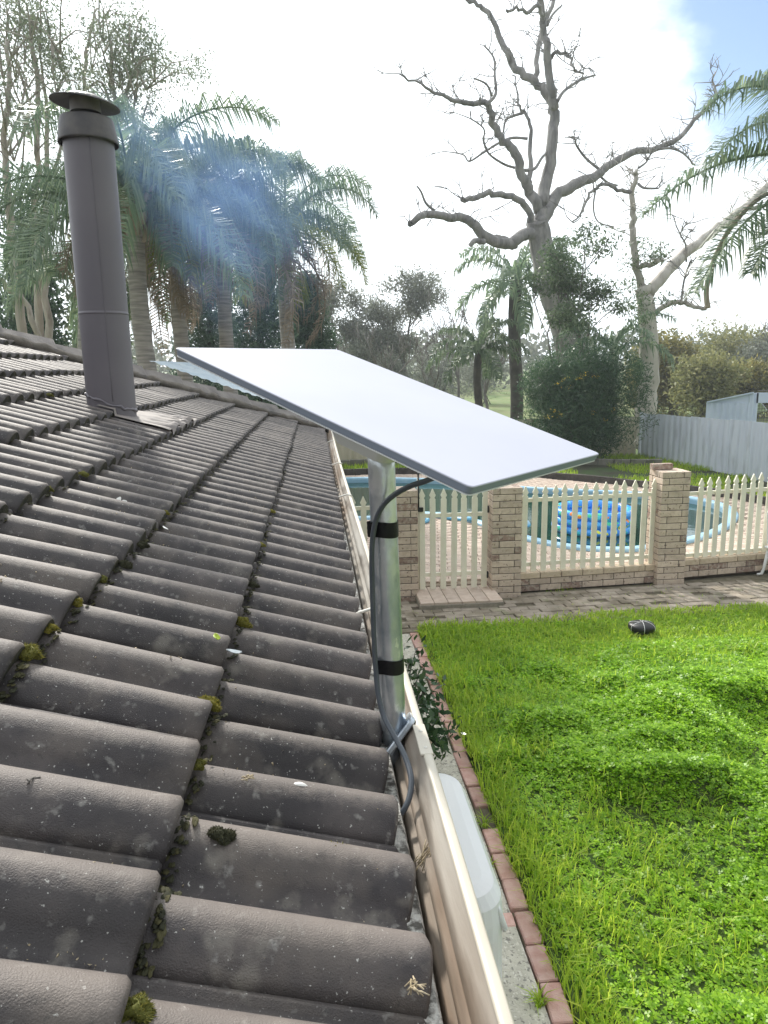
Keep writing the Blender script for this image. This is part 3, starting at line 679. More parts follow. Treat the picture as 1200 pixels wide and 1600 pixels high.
def band(y0, y1):
    z0, z1 = atY(605, y1, 1.189-MR).z, atY(605, y0, 1.189-MR).z; prof = []
    c = lambda z: mb+(mt-mb)*((z-mb.z)/(mt.z-mb.z))
    # the tape also wraps the cable on the mast's left side
    bm = bmesh.new(); rings = []
    for k, z in enumerate(np.linspace(z0, z1, 7)):
        p = c(z); ring = []
        for i in range(48):
            a = 2*pi*i/48; r = MR+.0012+(0.0004 if k in (2, 4) else 0)
            dl = abs((a-radians(205)+pi) % (2*pi)-pi); r += 0.0085*math.exp(-(dl/0.32)**2)
            ring.append(bm.verts.new((p.x+r*cos(a), p.y+r*sin(a), z+0.0015*sin(a*2+k))))
        rings.append(ring)
    for a, b in zip(rings, rings[1:]):
        for i in range(48): bm.faces.new((a[i], a[(i+1) % 48], b[(i+1) % 48], b[i]))
    return link('tape_band', from_bm('tape_band', bm, True), 'tape', dish)
band(817, 841); band(1034, 1056)
# foot: angled plate across the gutter, with a stub strut to the fascia
fa = atY(646, 1123, 1.165); fb = atY(601, 1184, 1.15)
ax = (fb-fa).normalized(); side = Vector((0.12, 0.95, -0.22)); side = (side-ax*side.dot(ax)).normalized(); up_ = ax.cross(side)
FM = Matrix((ax, side, up_)).transposed().to_4x4(); FM.translation = (fa+fb)/2+side*0.028
hl = (fb-fa).length/2
plate('foot_plate', [(hl, .034, .012, -.005), (hl+.001, .035, .013, -.003), (hl+.001, .035, .013, .003), (hl, .034, .012, .005)], 'galv', dish, FM)
tube('foot_strut', [(0.118, 1.19, 2.285), (0.112, 1.185, 2.245), (0.075, 1.18, 2.205)], 0.019, 'galv', dish, 16)
cpx = [(690, 741, 1.075), (664, 752, 1.10), (640, 760, 1.12), (615, 774, 1.14), (597, 792, 1.15), (586, 818, 1.158), (581, 860, 1.160), (582, 930, 1.162), (584, 990, 1.162), (587, 1045, 1.160), (591, 1085, 1.150), (600, 1120, 1.135), (616, 1150, 1.10), (632, 1180, 1.06), (642, 1212, 1.02), (641, 1240, .995), (632, 1264, .98), (617, 1281, .98), (600, 1288, 1.0)]
tube('cable', crom([atY(x, y, Y) for x, y, Y in cpx], 6), 0.0046, 'cable', dish, 10)
# ------------------------------------------------------------------ pool fence
def brick_pillar(cx, cy, zb, ncourse, label, seed, loose=False):
    r = random.Random(seed); W_ = 0.385; t = empty('brick_pillar', (cx, cy, zb), label, 'pillar', 'brick pillars of the pool fence')
    h = ncourse*0.086
    box('core', (cx, cy, zb+h/2-.004), (W_-.014, W_-.014, h-.008), 'mortar_dark', t, bev=0.002)
    bl, bw, bh = 0.288, 0.088, 0.077
    for k in range(ncourse):
        z = zb+k*0.086+0.043; fl_ = k % 2; o_ = (W_-bw)/2; p_ = (W_-bl)/2
        lay = [((-p_, -o_), 0), ((o_, -p_), 1), ((p_, o_), 0), ((-o_, p_), 1)] if fl_ else [((p_, -o_), 0), ((o_, p_), 1), ((-p_, o_), 0), ((-o_, -p_), 1)]
        for (bx, by), rot in lay:
            m_ = 'brick_brown' if r.random() < 0.15 else 'brick_cream'
            box('brick', (cx+bx+r.uniform(-.002, .002), cy+by+r.uniform(-.002, .002), z), (bl, bw, bh), m_, t, rz=rot*pi/2, bev=0.004)
        if k == ncourse-1: box('cap_core', (cx, cy, z), (W_-2*bw+.002, W_-2*bw+.002, bh-.004), 'brick_cream', t, bev=0)
    return t
brick_pillar(1.045, 8.99, -0.02, 17, 'brick pillar beside the gate latch, partly behind the mast', 1)
brick_pillar(2.375, 8.96, -0.02, 17, 'brick pillar on the hinge side of the gate', 2)
P3 = brick_pillar(4.685, 9.16, 0.0, 18, 'tallest brick pillar with a loose brick on top, right of the gate', 3)
lb = box('loose_brick', (4.60, 9.24, 18*.086+0.0385), (0.288, 0.09, 0.077), 'brick_brown', rz=0.06, bev=0.005)
tag(lb, 'loose brown brick lying on top of the tallest pillar', 'brick')
def low_wall(x0, y0, x1, y1, zb, nc, label, seed):
    r = random.Random(seed); L = sqrt((x1-x0)**2+(y1-y0)**2); a = atan2(y1-y0, x1-x0); d = Vector((cos(a), sin(a), 0))
    t = empty('low_brick_wall', ((x0+x1)/2, (y0+y1)/2, zb), label, 'wall', 'low brick walls under the picket panels')
    box('core', ((x0+x1)/2, (y0+y1)/2, zb+nc*.043-.004), (L-.01, 0.15, nc*.086-.010), 'mortar_dark', t, rz=a, bev=0)
    for k in range(nc):
        s = -0.149*(k % 2); 
        while s < L-.02:
            e = min(s+0.288, L); b = max(s, 0)
            if e-b > 0.03:
                p = Vector((x0, y0, zb+k*.086+.043))+d*((b+e)/2); capc = k == nc-1
                m_ = 'brick_capping' if capc else ('brick_brown' if r.random() < .3 else 'brick_cream')
                box('brick', p+Vector((0, -.004 if capc else 0, r.uniform(-.001, .001))), (round(e-b, 3), 0.178 if capc else 0.166, 0.077), m_, t, rz=a, bev=0.004)
            s += 0.298
    return t
low_wall(2.575, 9.0, 4.49, 9.15, 0.02, 3, 'low brick wall between the gate pillar and the tallest pillar', 4)
low_wall(4.88, 9.2, 8.2, 9.62, 0.05, 3, 'low brick wall running right from the tallest pillar', 5)
low_wall(-1.6, 9.0, 0.85, 9.0, -0.02, 3, 'low brick wall left of the latch pillar behind the gutter', 6)
PICK = {}
def picket_mesh(h):
    h = round(h, 2)
    if h in PICK: return PICK[h]
    w = 0.0365; pr = [(-w, 0), (w, 0), (w, h-.135), (w*.72, h-.122), (w*.72, h-.112), (w*1.12, h-.085), (w*0.55, h-.04), (w*.2, h-.008), (0, h)]
    pr += [(-x, z) for x, z in pr[::-1] if x > 0 and z > 0.01]
    bm = bmesh.new(); T = 0.019
    a = [bm.verts.new((x, -T/2, z)) for x, z in pr]; b = [bm.verts.new((x, T/2, z)) for x, z in pr]; n = len(pr)
    bm.faces.new(a); bm.faces.new(b[::-1])
    for i in range(n): bm.faces.new((a[i], b[i], b[(i+1) % n], a[(i+1) % n]))
    me = from_bm('picket', bm); me.materials.append(MATS['picket_paint']); PICK[h] = me; return me
def pickets(t, xs, fy, zf, h, rails, parent_name='picket', skip=()):
    for i, x in enumerate(xs):
        o = link('picket', picket_mesh(h), None, t); y, a = fy(x)
        o.location = (x, y-.026, zf(x)+random.uniform(-.004, .004)); o.rotation_euler = (random.uniform(-.006, .006), random.uniform(-.009, .009), a+random.uniform(-.02, .02))
    x0, x1 = rails[0]; ya, a = fy((x0+x1)/2)
    for zr in rails[1]:
        box('rail', ((x0+x1)/2, ya, zf((x0+x1)/2)+zr), ((x1-x0)/cos(a), 0.030, 0.052), 'picket_paint', t, rz=a, bev=0.003)
# bay between the two pillars right of the gate
t = empty('picket_panel', (3.53, 9.08, 0.28), 'cream picket fence panel between the gate pillar and the tallest pillar', 'fence', 'cream picket panels of the pool fence')
zb = atY(880, 893, 9.08).z; zt = atY(880, 755, 9.08).z
xs = [atY(x, 830, 9.08).x for x in np.linspace(815.5, 1022, 14)]
pickets(t, xs, lambda x: (9.08+0.078*(x-3.53), 0.078), lambda x: zb+0.012*(x-3.5), zt-zb, ((2.57, 4.49), (0.14, 1.00)))
t = empty('picket_panel', (6.4, 9.4, 0.30), 'cream picket fence panel right of the tallest pillar', 'fence', 'cream picket panels of the pool fence')
zb2 = atY(1130, 878, 9.36).z; zt2 = atY(1130, 742, 9.36).z
x0_, dx2 = atY(1087.5, 800, 9.3).x, 0.134
pickets(t, [x0_+i*dx2 for i in range(24)], lambda x: (9.30+0.126*(x-5.6), 0.126), lambda x: zb2+0.03*(x-5.6), zt2-zb2, ((4.88, 8.1), (0.13, 0.99)))
t = empty('picket_panel', (-0.3, 9.0, 0.28), 'cream picket fence panel left of the latch pillar, showing past the gutter', 'fence', 'cream picket panels of the pool fence')
zt3 = atY(568, 775, 8.98).z
pickets(t, [atY(568, 790, 8.98).x-i*0.135 for i in range(-1, 14)], lambda x: (9.0, 0), lambda x: 0.30, zt3-.30, ((-1.5, 0.85), (0.14, 0.9)))
# gate
gate = empty('pool_gate', (1.72, 8.96, 0.12), 'cream picket gate between two brick pillars', 'gate')
gzb, gzt = atY(705, 924, 8.96).z, atY(705, 763, 8.96).z
xs = [atY(x, 850, 8.96).x for x in (659.5, 676, 692, 708.5, 724.5, 740.5, 756)]
pickets(gate, xs, lambda x: (8.965, 0), lambda x: gzb, gzt-gzb, ((xs[0]-.03, xs[-1]+.03), (0.24, 1.02)))
def hinge(px, py):
    p = atY(px, py, 8.95)
    box('hinge', (2.155, 8.94, p.z), (0.05, 0.012, 0.07), 'black_metal', gate, bev=0.003); tube('hinge_pin', [(2.165, 8.93, p.z-.045), (2.165, 8.93, p.z+.045)], 0.010, 'black_metal', gate, 8)
hinge(764, 795); hinge(765, 897)
lp = atY(653, 742, 8.93); lq = atY(655, 796, 8.93)
tube('latch_rod', [(1.262, 8.915, lp.z), (1.262, 8.915, lq.z)], 0.011, 'black_metal', gate, 10)
tube('latch_knob', [(1.262, 8.915, lp.z), (1.262, 8.915, lp.z+.03)], [0.015, 0.012], 'black_metal', gate, 10)
box('latch_box', (1.285, 8.915, lq.z), (0.075, 0.03, 0.055), 'black_metal', gate, bev=0.005)
tube('gate_post', [(1.262, 8.95, gzb-.02), (1.262, 8.95, lp.z-.03)], 0.014, 'picket_paint', gate, 10)
# gate step of pavers
step = box('gate_step', (1.72, 8.72, 0.045), (1.05, 0.70, 0.07), 'mortar', bev=0.006); tag(step, 'low mossy concrete step paved in bricks below the gate', 'step')
for i in range(6):
    box('paver', (1.29+i*0.172, 8.71, 0.093), (0.166, 0.66, 0.03), 'paver_pink', step, rz=0.0, bev=0.004)

# ------------------------------------------------------------------ pool, deck, back garden
DZ = 0.13
pool_px = [(3.1, 12.55), (3.55, 11.35), (4.1, 10.72), (4.75, 10.52), (5.5, 10.74), (6.4, 11.25), (7.15, 11.95), (7.75, 12.8), (8.0, 13.75), (7.6, 14.7), (6.6, 15.35), (5.6, 15.85), (4.7, 16.4), (3.7, 17.6), (2.4, 18.2), (1.0, 18.6), (-0.8, 18.4), (-1.9, 17.2), (-1.7, 15.4), (-0.6, 14.1), (0.8, 13.6), (1.9, 13.85), (2.6, 13.5)]
PO = crom([(x, y, 0) for x, y in pool_px], 6, True)
npo = len(PO)
def offset(poly, d):
    out = []; n = len(poly)
    for i in range(n):
        t_ = (poly[(i+1) % n]-poly[i-1]).normalized(); out.append(poly[i]+Vector((t_.y, -t_.x, 0))*d)
    return out
area = sum(PO[i].x*PO[(i+1) % npo].y-PO[(i+1) % npo].x*PO[i].y for i in range(npo)); sg = 1 if area > 0 else -1
outer = offset(PO, 0.02*sg)
bm = bmesh.new()
dk = [(-6.0, 9.02), (2.5, 9.08), (4.6, 9.26), (8.4, 9.72), (9.75, 10.0), (9.6, 10.9), (9.2, 12.3), (8.9, 13.6), (8.45, 14.8), (7.6, 15.75), (6.85, 16.8), (5.7, 17.9), (4.5, 19.0), (1.6, 19.4), (-6.0, 19.4)]
ring1 = [bm.verts.new((x, y, DZ-.02)) for x, y in dk]; ring2 = [bm.verts.new((p.x, p.y, DZ-.02)) for p in PO]
eds = [bm.edges.new((ring1[i], ring1[(i+1) % len(ring1)])) for i in range(len(ring1))]+[bm.edges.new((ring2[i], ring2[(i+1) % npo])) for i in range(npo)]
bmesh.ops.triangle_fill(bm, use_beauty=True, use_dissolve=False, edges=eds)
low = [bm.verts.new((v.co.x, v.co.y, -0.03)) for v in ring1]
for i in range(len(ring1)): bm.faces.new((ring1[i], ring1[(i+1) % len(ring1)], low[(i+1) % len(ring1)], low[i]))
deck = link('pool_deck', from_bm('pool_deck', bm), 'sand_joint'); deck['kind'] = 'structure'
def inside(x, y, poly):
    c = False; n = len(poly); j = n-1
    for i in range(n):
        xi, yi = poly[i][0], poly[i][1]; xj, yj = poly[j][0], poly[j][1]
        if ((yi > y) != (yj > y)) and x < (xj-xi)*(y-yi)/(yj-yi)+xi: c = not c
        j = i
    return c
pol2 = [(p.x, p.y) for p in offset(PO, 0.30*sg)]
cells = []
A_ = radians(-9)
for r_ in range(-60, 190):
    for c_ in range(-40, 70):
        u = c_*0.236+(0.118 if r_ % 2 else 0); v = 9.0+r_*0.122
        x = u*cos(A_)-(v-9)*sin(A_); yv = 9+u*sin(A_)+(v-9)*cos(A_)
        if not (-1.2 < x < 9.4 and 9.12 < yv < 19.3): continue
        if not inside(x, yv, [(a, b+.14) if b < 10 else (a, b-.1) for a, b in dk]) or inside(x, yv, pol2): continue
        cells.append((yv, x))
cells.sort()
vis = [c for c in cells if 1.2 < c[1] < 6.9]
near = set(vis[:300])
for yv, x in sorted(near):
    box('paver', (x, yv, DZ-.012+random.uniform(-.003, .003)), (0.229, 0.115, 0.03), 'paver_pink', deck, rz=A_+random.uniform(-.01, .01), bev=0.004)
V = []; F = []
for yv, x in cells:
    if (yv, x) in near: continue
    k = len(V); ca, sa = cos(A_), sin(A_); zt_ = DZ+.002+random.uniform(-.003, .003)
    for (a, b, z) in ((-.1145, -.0575, DZ-.022), (.1145, -.0575, DZ-.022), (.1145, .0575, DZ-.022), (-.1145, .0575, DZ-.022), (-.111, -.054, zt_), (.111, -.054, zt_), (.111, .054, zt_), (-.111, .054, zt_)):
        V.append((x+a*ca-b*sa, yv+a*sa+b*ca, z))
    F += [(k+4, k+5, k+6, k+7), (k, k+1, k+5, k+4), (k+1, k+2, k+6, k+5), (k+2, k+3, k+7, k+6), (k+3, k, k+4, k+7)]
o = link('paver_field', np_mesh('paver_field', V, F), 'paver_pink', deck); o['kind'] = 'stuff'
# pool: coping, wall, water
pool = empty('swimming_pool', (3.0, 14.5, 0), 'curved in-ground pool of dark green water with pale blue edge', 'pool')
prof = [(-.02, DZ-.12), (-.02, DZ-.02), (-.012, DZ+.02), (.01, DZ+.035), (.09, DZ+.04), (.15, DZ+.03), (.17, DZ+.012), (.17, DZ-.03)]
V = []; F = []
rings = [[(p.x, p.y) for p in offset(PO, d*sg)] for d, _ in prof]
for (d, z), rg in zip(prof, rings): V += [(x, y, z) for x, y in rg]
for a in range(len(prof)-1):
    for i in range(npo): F.append((a*npo+i, a*npo+(i+1) % npo, (a+1)*npo+(i+1) % npo, (a+1)*npo+i))
link('coping', np_mesh('coping', V, F, True), 'coping', pool)
bm = bmesh.new(); f = bm.faces.new([bm.verts.new((p.x, p.y, 0.035)) for p in offset(PO, -0.005*sg)]); bmesh.ops.triangulate(bm, faces=[f])
link('water', from_bm('water', bm), 'water', pool)
# blow-up paddling pool floating in it
toy = empty('paddling_pool', (4.92, 12.35, 0.03), 'round inflatable paddling pool with blue sea print floating in the pool', 'paddling pool')
def torus(name, c, R_, r_, m, parent, sz=1.0):
    V = []; F = []; n, k = 48, 12
    for i in range(n):
        a = 2*pi*i/n
        for j in range(k):
            b = 2*pi*j/k; V.append((c[0]+(R_+r_*cos(b))*cos(a), c[1]+(R_+r_*cos(b))*sin(a), c[2]+r_*sz*sin(b)))
    for i in range(n):
        for j in range(k): F.append((i*k+j, ((i+1) % n)*k+j, ((i+1) % n)*k+(j+1) % k, i*k+(j+1) % k))
    return link(name, np_mesh(name, V, F, True), m, parent)
for k in range(3): torus('inflated_ring', (4.92, 12.35, 0.10+k*.135), 0.66-.01*k, 0.075, 'toy_print', toy)
lathe('base_sheet', [(0.62, 0.05), (0.3, 0.055), (0.002, 0.06)], (4.92, 12.35, 0), 'toy_print', toy, 40)
# blue hose loop and skimmer lid at the coping
hp = atY(675, 800, 13.4)
tag(tube('pool_hose', crom([(1.55, 13.25, .17), (1.62, 12.95, .16), (1.85, 12.82, .16), (2.02, 13.0, .16), (1.98, 13.3, .17), (2.2, 13.32, .16), (2.5, 13.05, .16), (2.75, 12.75, .2), (2.8, 13.2, .15)], 6), 0.035, 'hose_blue', None, 8), 'blue pool hose coiled on the deck behind the gate', 'hose')
sk = empty('pool_float', (3.35, 12.2, .2), 'pale blue float resting on the pool edge left of the paddling pool', 'float')
link('float_body', (lambda bm: (bmesh.ops.create_uvsphere(bm, u_segments=20, v_segments=12, radius=1, matrix=Matrix.Translation((3.42, 12.15, .22)) @ Matrix.Diagonal((.28, .22, .11, 1))), from_bm('float_body', bm, True))[1])(bmesh.new()), 'coping', sk)
torus('float_rim', (3.42, 12.15, .21), .25, .03, 'hose_blue', sk)
# garden bed behind the deck
bedp = [(-6.0, 19.45), (1.6, 19.45), (4.5, 19.05), (5.75, 17.95), (6.9, 16.85), (7.65, 15.8), (8.5, 14.85), (8.95, 13.6), (9.25, 12.3), (9.65, 10.9), (9.9, 9.6), (11.6, 8.0), (10.4, 15.6), (9.75, 21.0), (-6, 21.6)]
bm = bmesh.new(); f = bm.faces.new([bm.verts.new((x, y, 0.22)) for x, y in bedp]); bmesh.ops.triangulate(bm, faces=[f])
bed = link('garden_bed', from_bm('garden_bed', bm), 'bed_soil'); bed['kind'] = 'structure'
def blockwall(name, pts, z, h, th, bl, m, label):
    P = crom([(x, y, 0) for x, y in pts], 8); t = empty(name, (P[0].x, P[0].y, z), label, 'garden edging')
    L = [0.0]
    for a, b in zip(P, P[1:]): L.append(L[-1]+(b-a).length)
    s = 0.0
    while s+bl < L[-1]:
        q = []
        for d in (s, s+bl):
            i = max(j for j in range(len(L)) if L[j] <= d+1e-6); i = min(i, len(P)-2); f_ = (d-L[i])/(L[i+1]-L[i]); q.append(P[i].lerp(P[i+1], f_))
        c = (q[0]+q[1])/2; a = atan2(q[1].y-q[0].y, q[1].x-q[0].x)
        box('block', (c.x, c.y, z+h/2+random.uniform(-.006, .006)), (bl-.012, th, h), m, t, rz=a, bev=0.006); s += bl
blockwall('bed_edging', [(-2.0, 19.42), (1.6, 19.42), (4.5, 19.02), (5.72, 17.92), (6.87, 16.82), (7.62, 15.78), (8.47, 14.82), (8.92, 13.6), (9.22, 12.3), (9.6, 10.9)], 0.08, 0.20, 0.10, 0.60, 'sleeper', 'dark low edging curving along the pool deck in front of the bed')
blockwall('block_retaining_wall', [(-2.0, 20.55), (3.0, 20.5), (6.3, 20.2), (7.4, 19.5), (8.3, 18.95), (9.55, 18.7)], 0.2, 0.20, 0.14, 0.42, 'block_grey', 'mossy grey concrete block border in the bed below the big bush')
def bed_grass():
    r = np.random.default_rng(5); n = 16000
    x = r.uniform(0.2, 10.2, n*2); y = r.uniform(13, 21.4, n*2)
    ok = np.array([inside(a, b, bedp) for a, b in zip(x, y)]) & (vnoise(x, y, .9, 8)+0.35*(y > 19.5) > 0.42); x, y = x[ok][:n], y[ok][:n]; n = len(x)
    V, F = blades(x, y, np.full(n, .21), 0.06+0.13*r.random(n), 0.006+0.006*r.random(n), r.uniform(.2, 1, n), r)
    o = link('bed_grass', np_mesh('bed_grass', V, F), 'grass'); tag(o, 'patchy grass and weeds in the bed by the fence', 'grass', kind='stuff')
bed_grass()
# corrugated fences
def rib_sheet(name, a, b, z0, z1, m, parent, pitch=0.24, depth=0.035, nper=None):
    d = Vector(b)-Vector(a); L = d.length; d.normalize(); nrm = Vector((d.y, -d.x, 0)); V = []
    prof = [(0, 0), (.42, 0), (.50, 1), (.92, 1), (1.0, 0)]
    s = 0; seq = []
    while s < L-1e-6:
        for f_, h_ in prof[:-1]:
            q = s+f_*pitch
            if q <= L: seq.append((q, h_))
        s += pitch
    seq.append((L, 0))
    for q, h_ in seq:
        p = Vector(a)+d*q+nrm*h_*depth; V += [(p.x, p.y, z0), (p.x, p.y, z1)]
    F = [(2*i, 2*i+2, 2*i+3, 2*i+1) for i in range(len(seq)-1)]
    return link(name, np_mesh(name, V, F), m, parent)
gf = empty('steel_fence', (10.1, 17, .15), 'blue-grey ribbed steel fence on the right behind the pool', 'fence')
fa_, fb_ = Vector((9.75, 20.95, 0)), Vector((11.15, 8.5, 0)); nS = 16
za0, za1 = 0.18, 1.50; zb0, zb1 = .12, 1.68
for i in range(nS):
    a, b = fa_.lerp(fb_, i/nS), fa_.lerp(fb_, (i+1)/nS); f_ = (i+.5)/nS
    rib_sheet('sheet', a, b-(b-a)*.002, za0+(zb0-za0)*f_, za1+(zb1-za1)*f_+.012*(i % 2), 'fence_grey', gf, pitch=(b-a).length/3)
box('corner_post', (9.74, 21.02, .85), (.07, .07, 1.36), 'fence_grey', gf)
cf = empty('cream_steel_fence', (2, 21.3, .2), 'cream ribbed steel fence along the back behind the bush', 'fence')
for i in range(18):
    a = Vector((9.66-i*.86, 21.1+.0*i, 0)); b = Vector((9.66-(i+1)*.86+.004, 21.1, 0)); rib_sheet('sheet', b, a, 0.2, 1.40+.008*(i % 2), 'fence_cream', cf, pitch=.215, depth=.025)
# shed past the fence
shed = empty('garden_shed', (15.2, 25, 0), 'pale blue steel shed roof and wall beyond the fence', 'shed')
sA, sB = atY(1104, 628, 24.0), atY(1172, 614, 23.2)
rib_sheet('side_wall', (sA.x, 24.0, 0), (sB.x, 23.2, 0), 0.0, sA.z-.02, 'shed_blue', shed, .2, .03)
prism('gable', [(sA.x, 24.03, sA.z-.05), (sB.x, 23.23, sA.z-.05), (sB.x, 23.23, sB.z-.02), ], (0, .02, 0), 'shed_blue', shed)
prism('roof', [(sA.x-.05, 23.90, sA.z-.02), (sB.x+.05, 23.1, sB.z), (sB.x+.05, 23.1, sB.z+.04), (sA.x-.05, 23.90, sA.z+.02)], (3.3, 4.2, -0.9), 'shed_blue', shed)
rib_sheet('side_wall', (sB.x, 23.2, 0), (sB.x+.3, 23.2, 0), 0.0, sB.z, 'shed_blue', shed, .15, .03)
box('lintel', (sB.x+2.0, 23.2, sB.z-.17), (3.6, .06, .34), 'shed_blue', shed)
for i in range(22): tube('wire', [(sB.x+.3+i*.1, 23.25, 0), (sB.x+.3+i*.1, 23.25, sB.z-.3)], .008, 'wire', shed, 4)
for i in range(12): tube('wire', [(sB.x+.3, 23.26, .9+i*.1), (sB.x+2.6, 23.26, .9+i*.1)], .008, 'wire', shed, 4)
fp = empty('old_fence_post', (at(1093, 640, .1).x, at(1093, 640, .1).y, 0), 'weathered timber post in the grass behind the steel fence', 'post')
p = fp.location; tube('post', [(p.x, p.y, 0), (p.x+.02, p.y, .7), (p.x, p.y, 1.35)], [.2, .19, .17], 'bark_grey', fp, 8)
tube('wire', [(p.x-8, p.y+.5, .55), (p.x, p.y-.2, .62), (p.x+9, p.y-.5, .6)], .012, 'wire', fp, 4)
# ------------------------------------------------------------------ vegetation
def leaf_cards(C, size, r, aspect=0.35, droop=0.0, name='leaves'):
    """diamond leaves; C (n,3), size (n,)"""
    n = len(C); d = r.normal(0, 1, (n, 3)); d[:, 2] -= droop; d /= np.linalg.norm(d, axis=1, keepdims=True)
    s = np.cross(d, r.normal(0, 1, (n, 3))); s /= np.linalg.norm(s, axis=1, keepdims=True)
    L = size[:, None]; w = L*aspect*0.5
    V = np.stack([C, C+d*L*.45+s*w, C+d*L, C+d*L*.45-s*w], 1).reshape(-1, 3)
    return np_mesh(name, V, np.arange(4*n, dtype=np.int32).reshape(-1, 4))
def clump_points(tips, per, rad, r, flat=0.8):
    T = np.array([tuple(t) for t in tips]); n = len(T)*per
    base = np.repeat(T, per, 0); g = r.normal(0, 1, (n, 3)); g *= (r.random((n, 1))**0.6)/(np.linalg.norm(g, axis=1, keepdims=True)+1e-6)
    g[:, 2] *= flat
    return base+g*rad
def grow(base, d, length, rad, levels, r, spread=0.6, nch=(2, 4), up=0.25, shrink=0.68, wig=0.12, paths=None, tips=None, minr=0.012):
    paths = [] if paths is None else paths; tips = [] if tips is None else tips
    p = Vector(base); d = Vector(d).normalized(); pts = [p.copy()]; n = 5
    for i in range(n):
        d = (d+Vector((r.normal(0, wig), r.normal(0, wig), r.normal(0, wig)+up*.1))).normalized(); p = p+d*(length/n); pts.append(p.copy())
    rads = [max(minr, rad*(1-.42*i/n)) for i in range(n+1)]; paths.append((pts, rads))
    if levels == 0: tips.append(pts[-1]); tips.append(pts[-2]); tips.append(pts[3]); return paths, tips
    k = int(r.integers(nch[0], nch[1]+1))
    for c in range(k):
        i = n if c == 0 else int(r.integers(2, n+1)); a = r.random()*2*pi
        perp = Vector((cos(a), sin(a), r.normal(0, .3))); nd = (d*(1-spread*.4)+perp*spread+Vector((0, 0, up))).normalized()
        grow(pts[i], nd, length*shrink*r.uniform(.75, 1.15), rads[i]*(.8 if c == 0 else .6), levels-1, r, spread, nch, up, shrink, wig, paths, tips, minr)
    return paths, tips
def tree(name, label, cat, base, h, seed, leafm, barkm, trunk_r, leaf=0.12, per=45, rad=0.5, levels=3, lean=(0, 0, 1), spread=.6, group=None, up=.25, flat=.8, aspect=.35, trunk_frac=.35, nch=(2, 4), droop=.3, minr=.012, extra=None):
    r = np.random.default_rng(seed); t = empty(name, base, label, cat, group)
    paths, tips = grow(base, lean, h*trunk_frac, trunk_r, levels, r, spread, nch, up, minr=minr)
    top = max(p.z for p in tips)-base[2]; k = h/max(top, .1)
    b = Vector(base)
    sc = lambda p: Vector((b.x+(p.x-b.x)*k, b.y+(p.y-b.y)*k, b.z+(p.z-b.z)*k))
    paths = [([sc(p) for p in P], R_) for P, R_ in paths]; tips = [sc(p) for p in tips]
    link('trunk', tube_mesh('trunk', paths, 6), barkm, t)
    if leafm:
        C = clump_points(tips, per, rad, r, flat); link('crown', leaf_cards(C, leaf*r.uniform(.6, 1.3, len(C)), r, aspect, droop, 'crown'), leafm, t)
    return t
def shrub(name, label, cat, base, size, seed, leafm, n=9000, leaf=.1, barkm='bark_grey', group=None, aspect=.3, lobes=26, droop=-.3, hollow=.55, stems=7):
    """dense bush: leaves on uneven lobes over an ellipsoid, stems inside"""
    r = np.random.default_rng(seed); t = empty(name, base, label, cat, group); b = np.array(base)
    sx, sy, sz = size; L = []
    for i in range(lobes):
        a = r.random()*2*pi; e = r.random()**.7; L.append((cos(a)*sx*.68*e*r.uniform(.5, 1), sin(a)*sy*.68*e*r.uniform(.5, 1), sz*(.18+.66*r.random()*(1-.35*e))))
    L = np.array(L); pick = r.integers(0, lobes, n); g = r.normal(0, 1, (n, 3)); g /= np.linalg.norm(g, axis=1, keepdims=True)
    rr = r.uniform(hollow, 1.0, (n, 1))**.7*r.uniform(.75, 1.2, (lobes, 1))[pick]
    C = b+L[pick]+g*rr*np.array([sx*.36, sy*.36, sz*.23]); C[:, 2] = np.maximum(C[:, 2], b[2]+.03)
    link('crown', leaf_cards(C, leaf*r.uniform(.6, 1.4, n), r, aspect, droop, 'crown'), leafm, t)
    paths = []
    for i in range(stems):
        q = L[int(r.integers(0, lobes))]; paths.append(([b+np.array([r.normal(0, .1*sx), r.normal(0, .1*sy), 0]), b+q*np.array([.4, .4, .5]), b+q*np.array([.8, .8, .95]), b+q*1.1], [.045, .035, .02, .01]))
    link('stem', tube_mesh('stem', paths, 5), barkm, t)
    return t
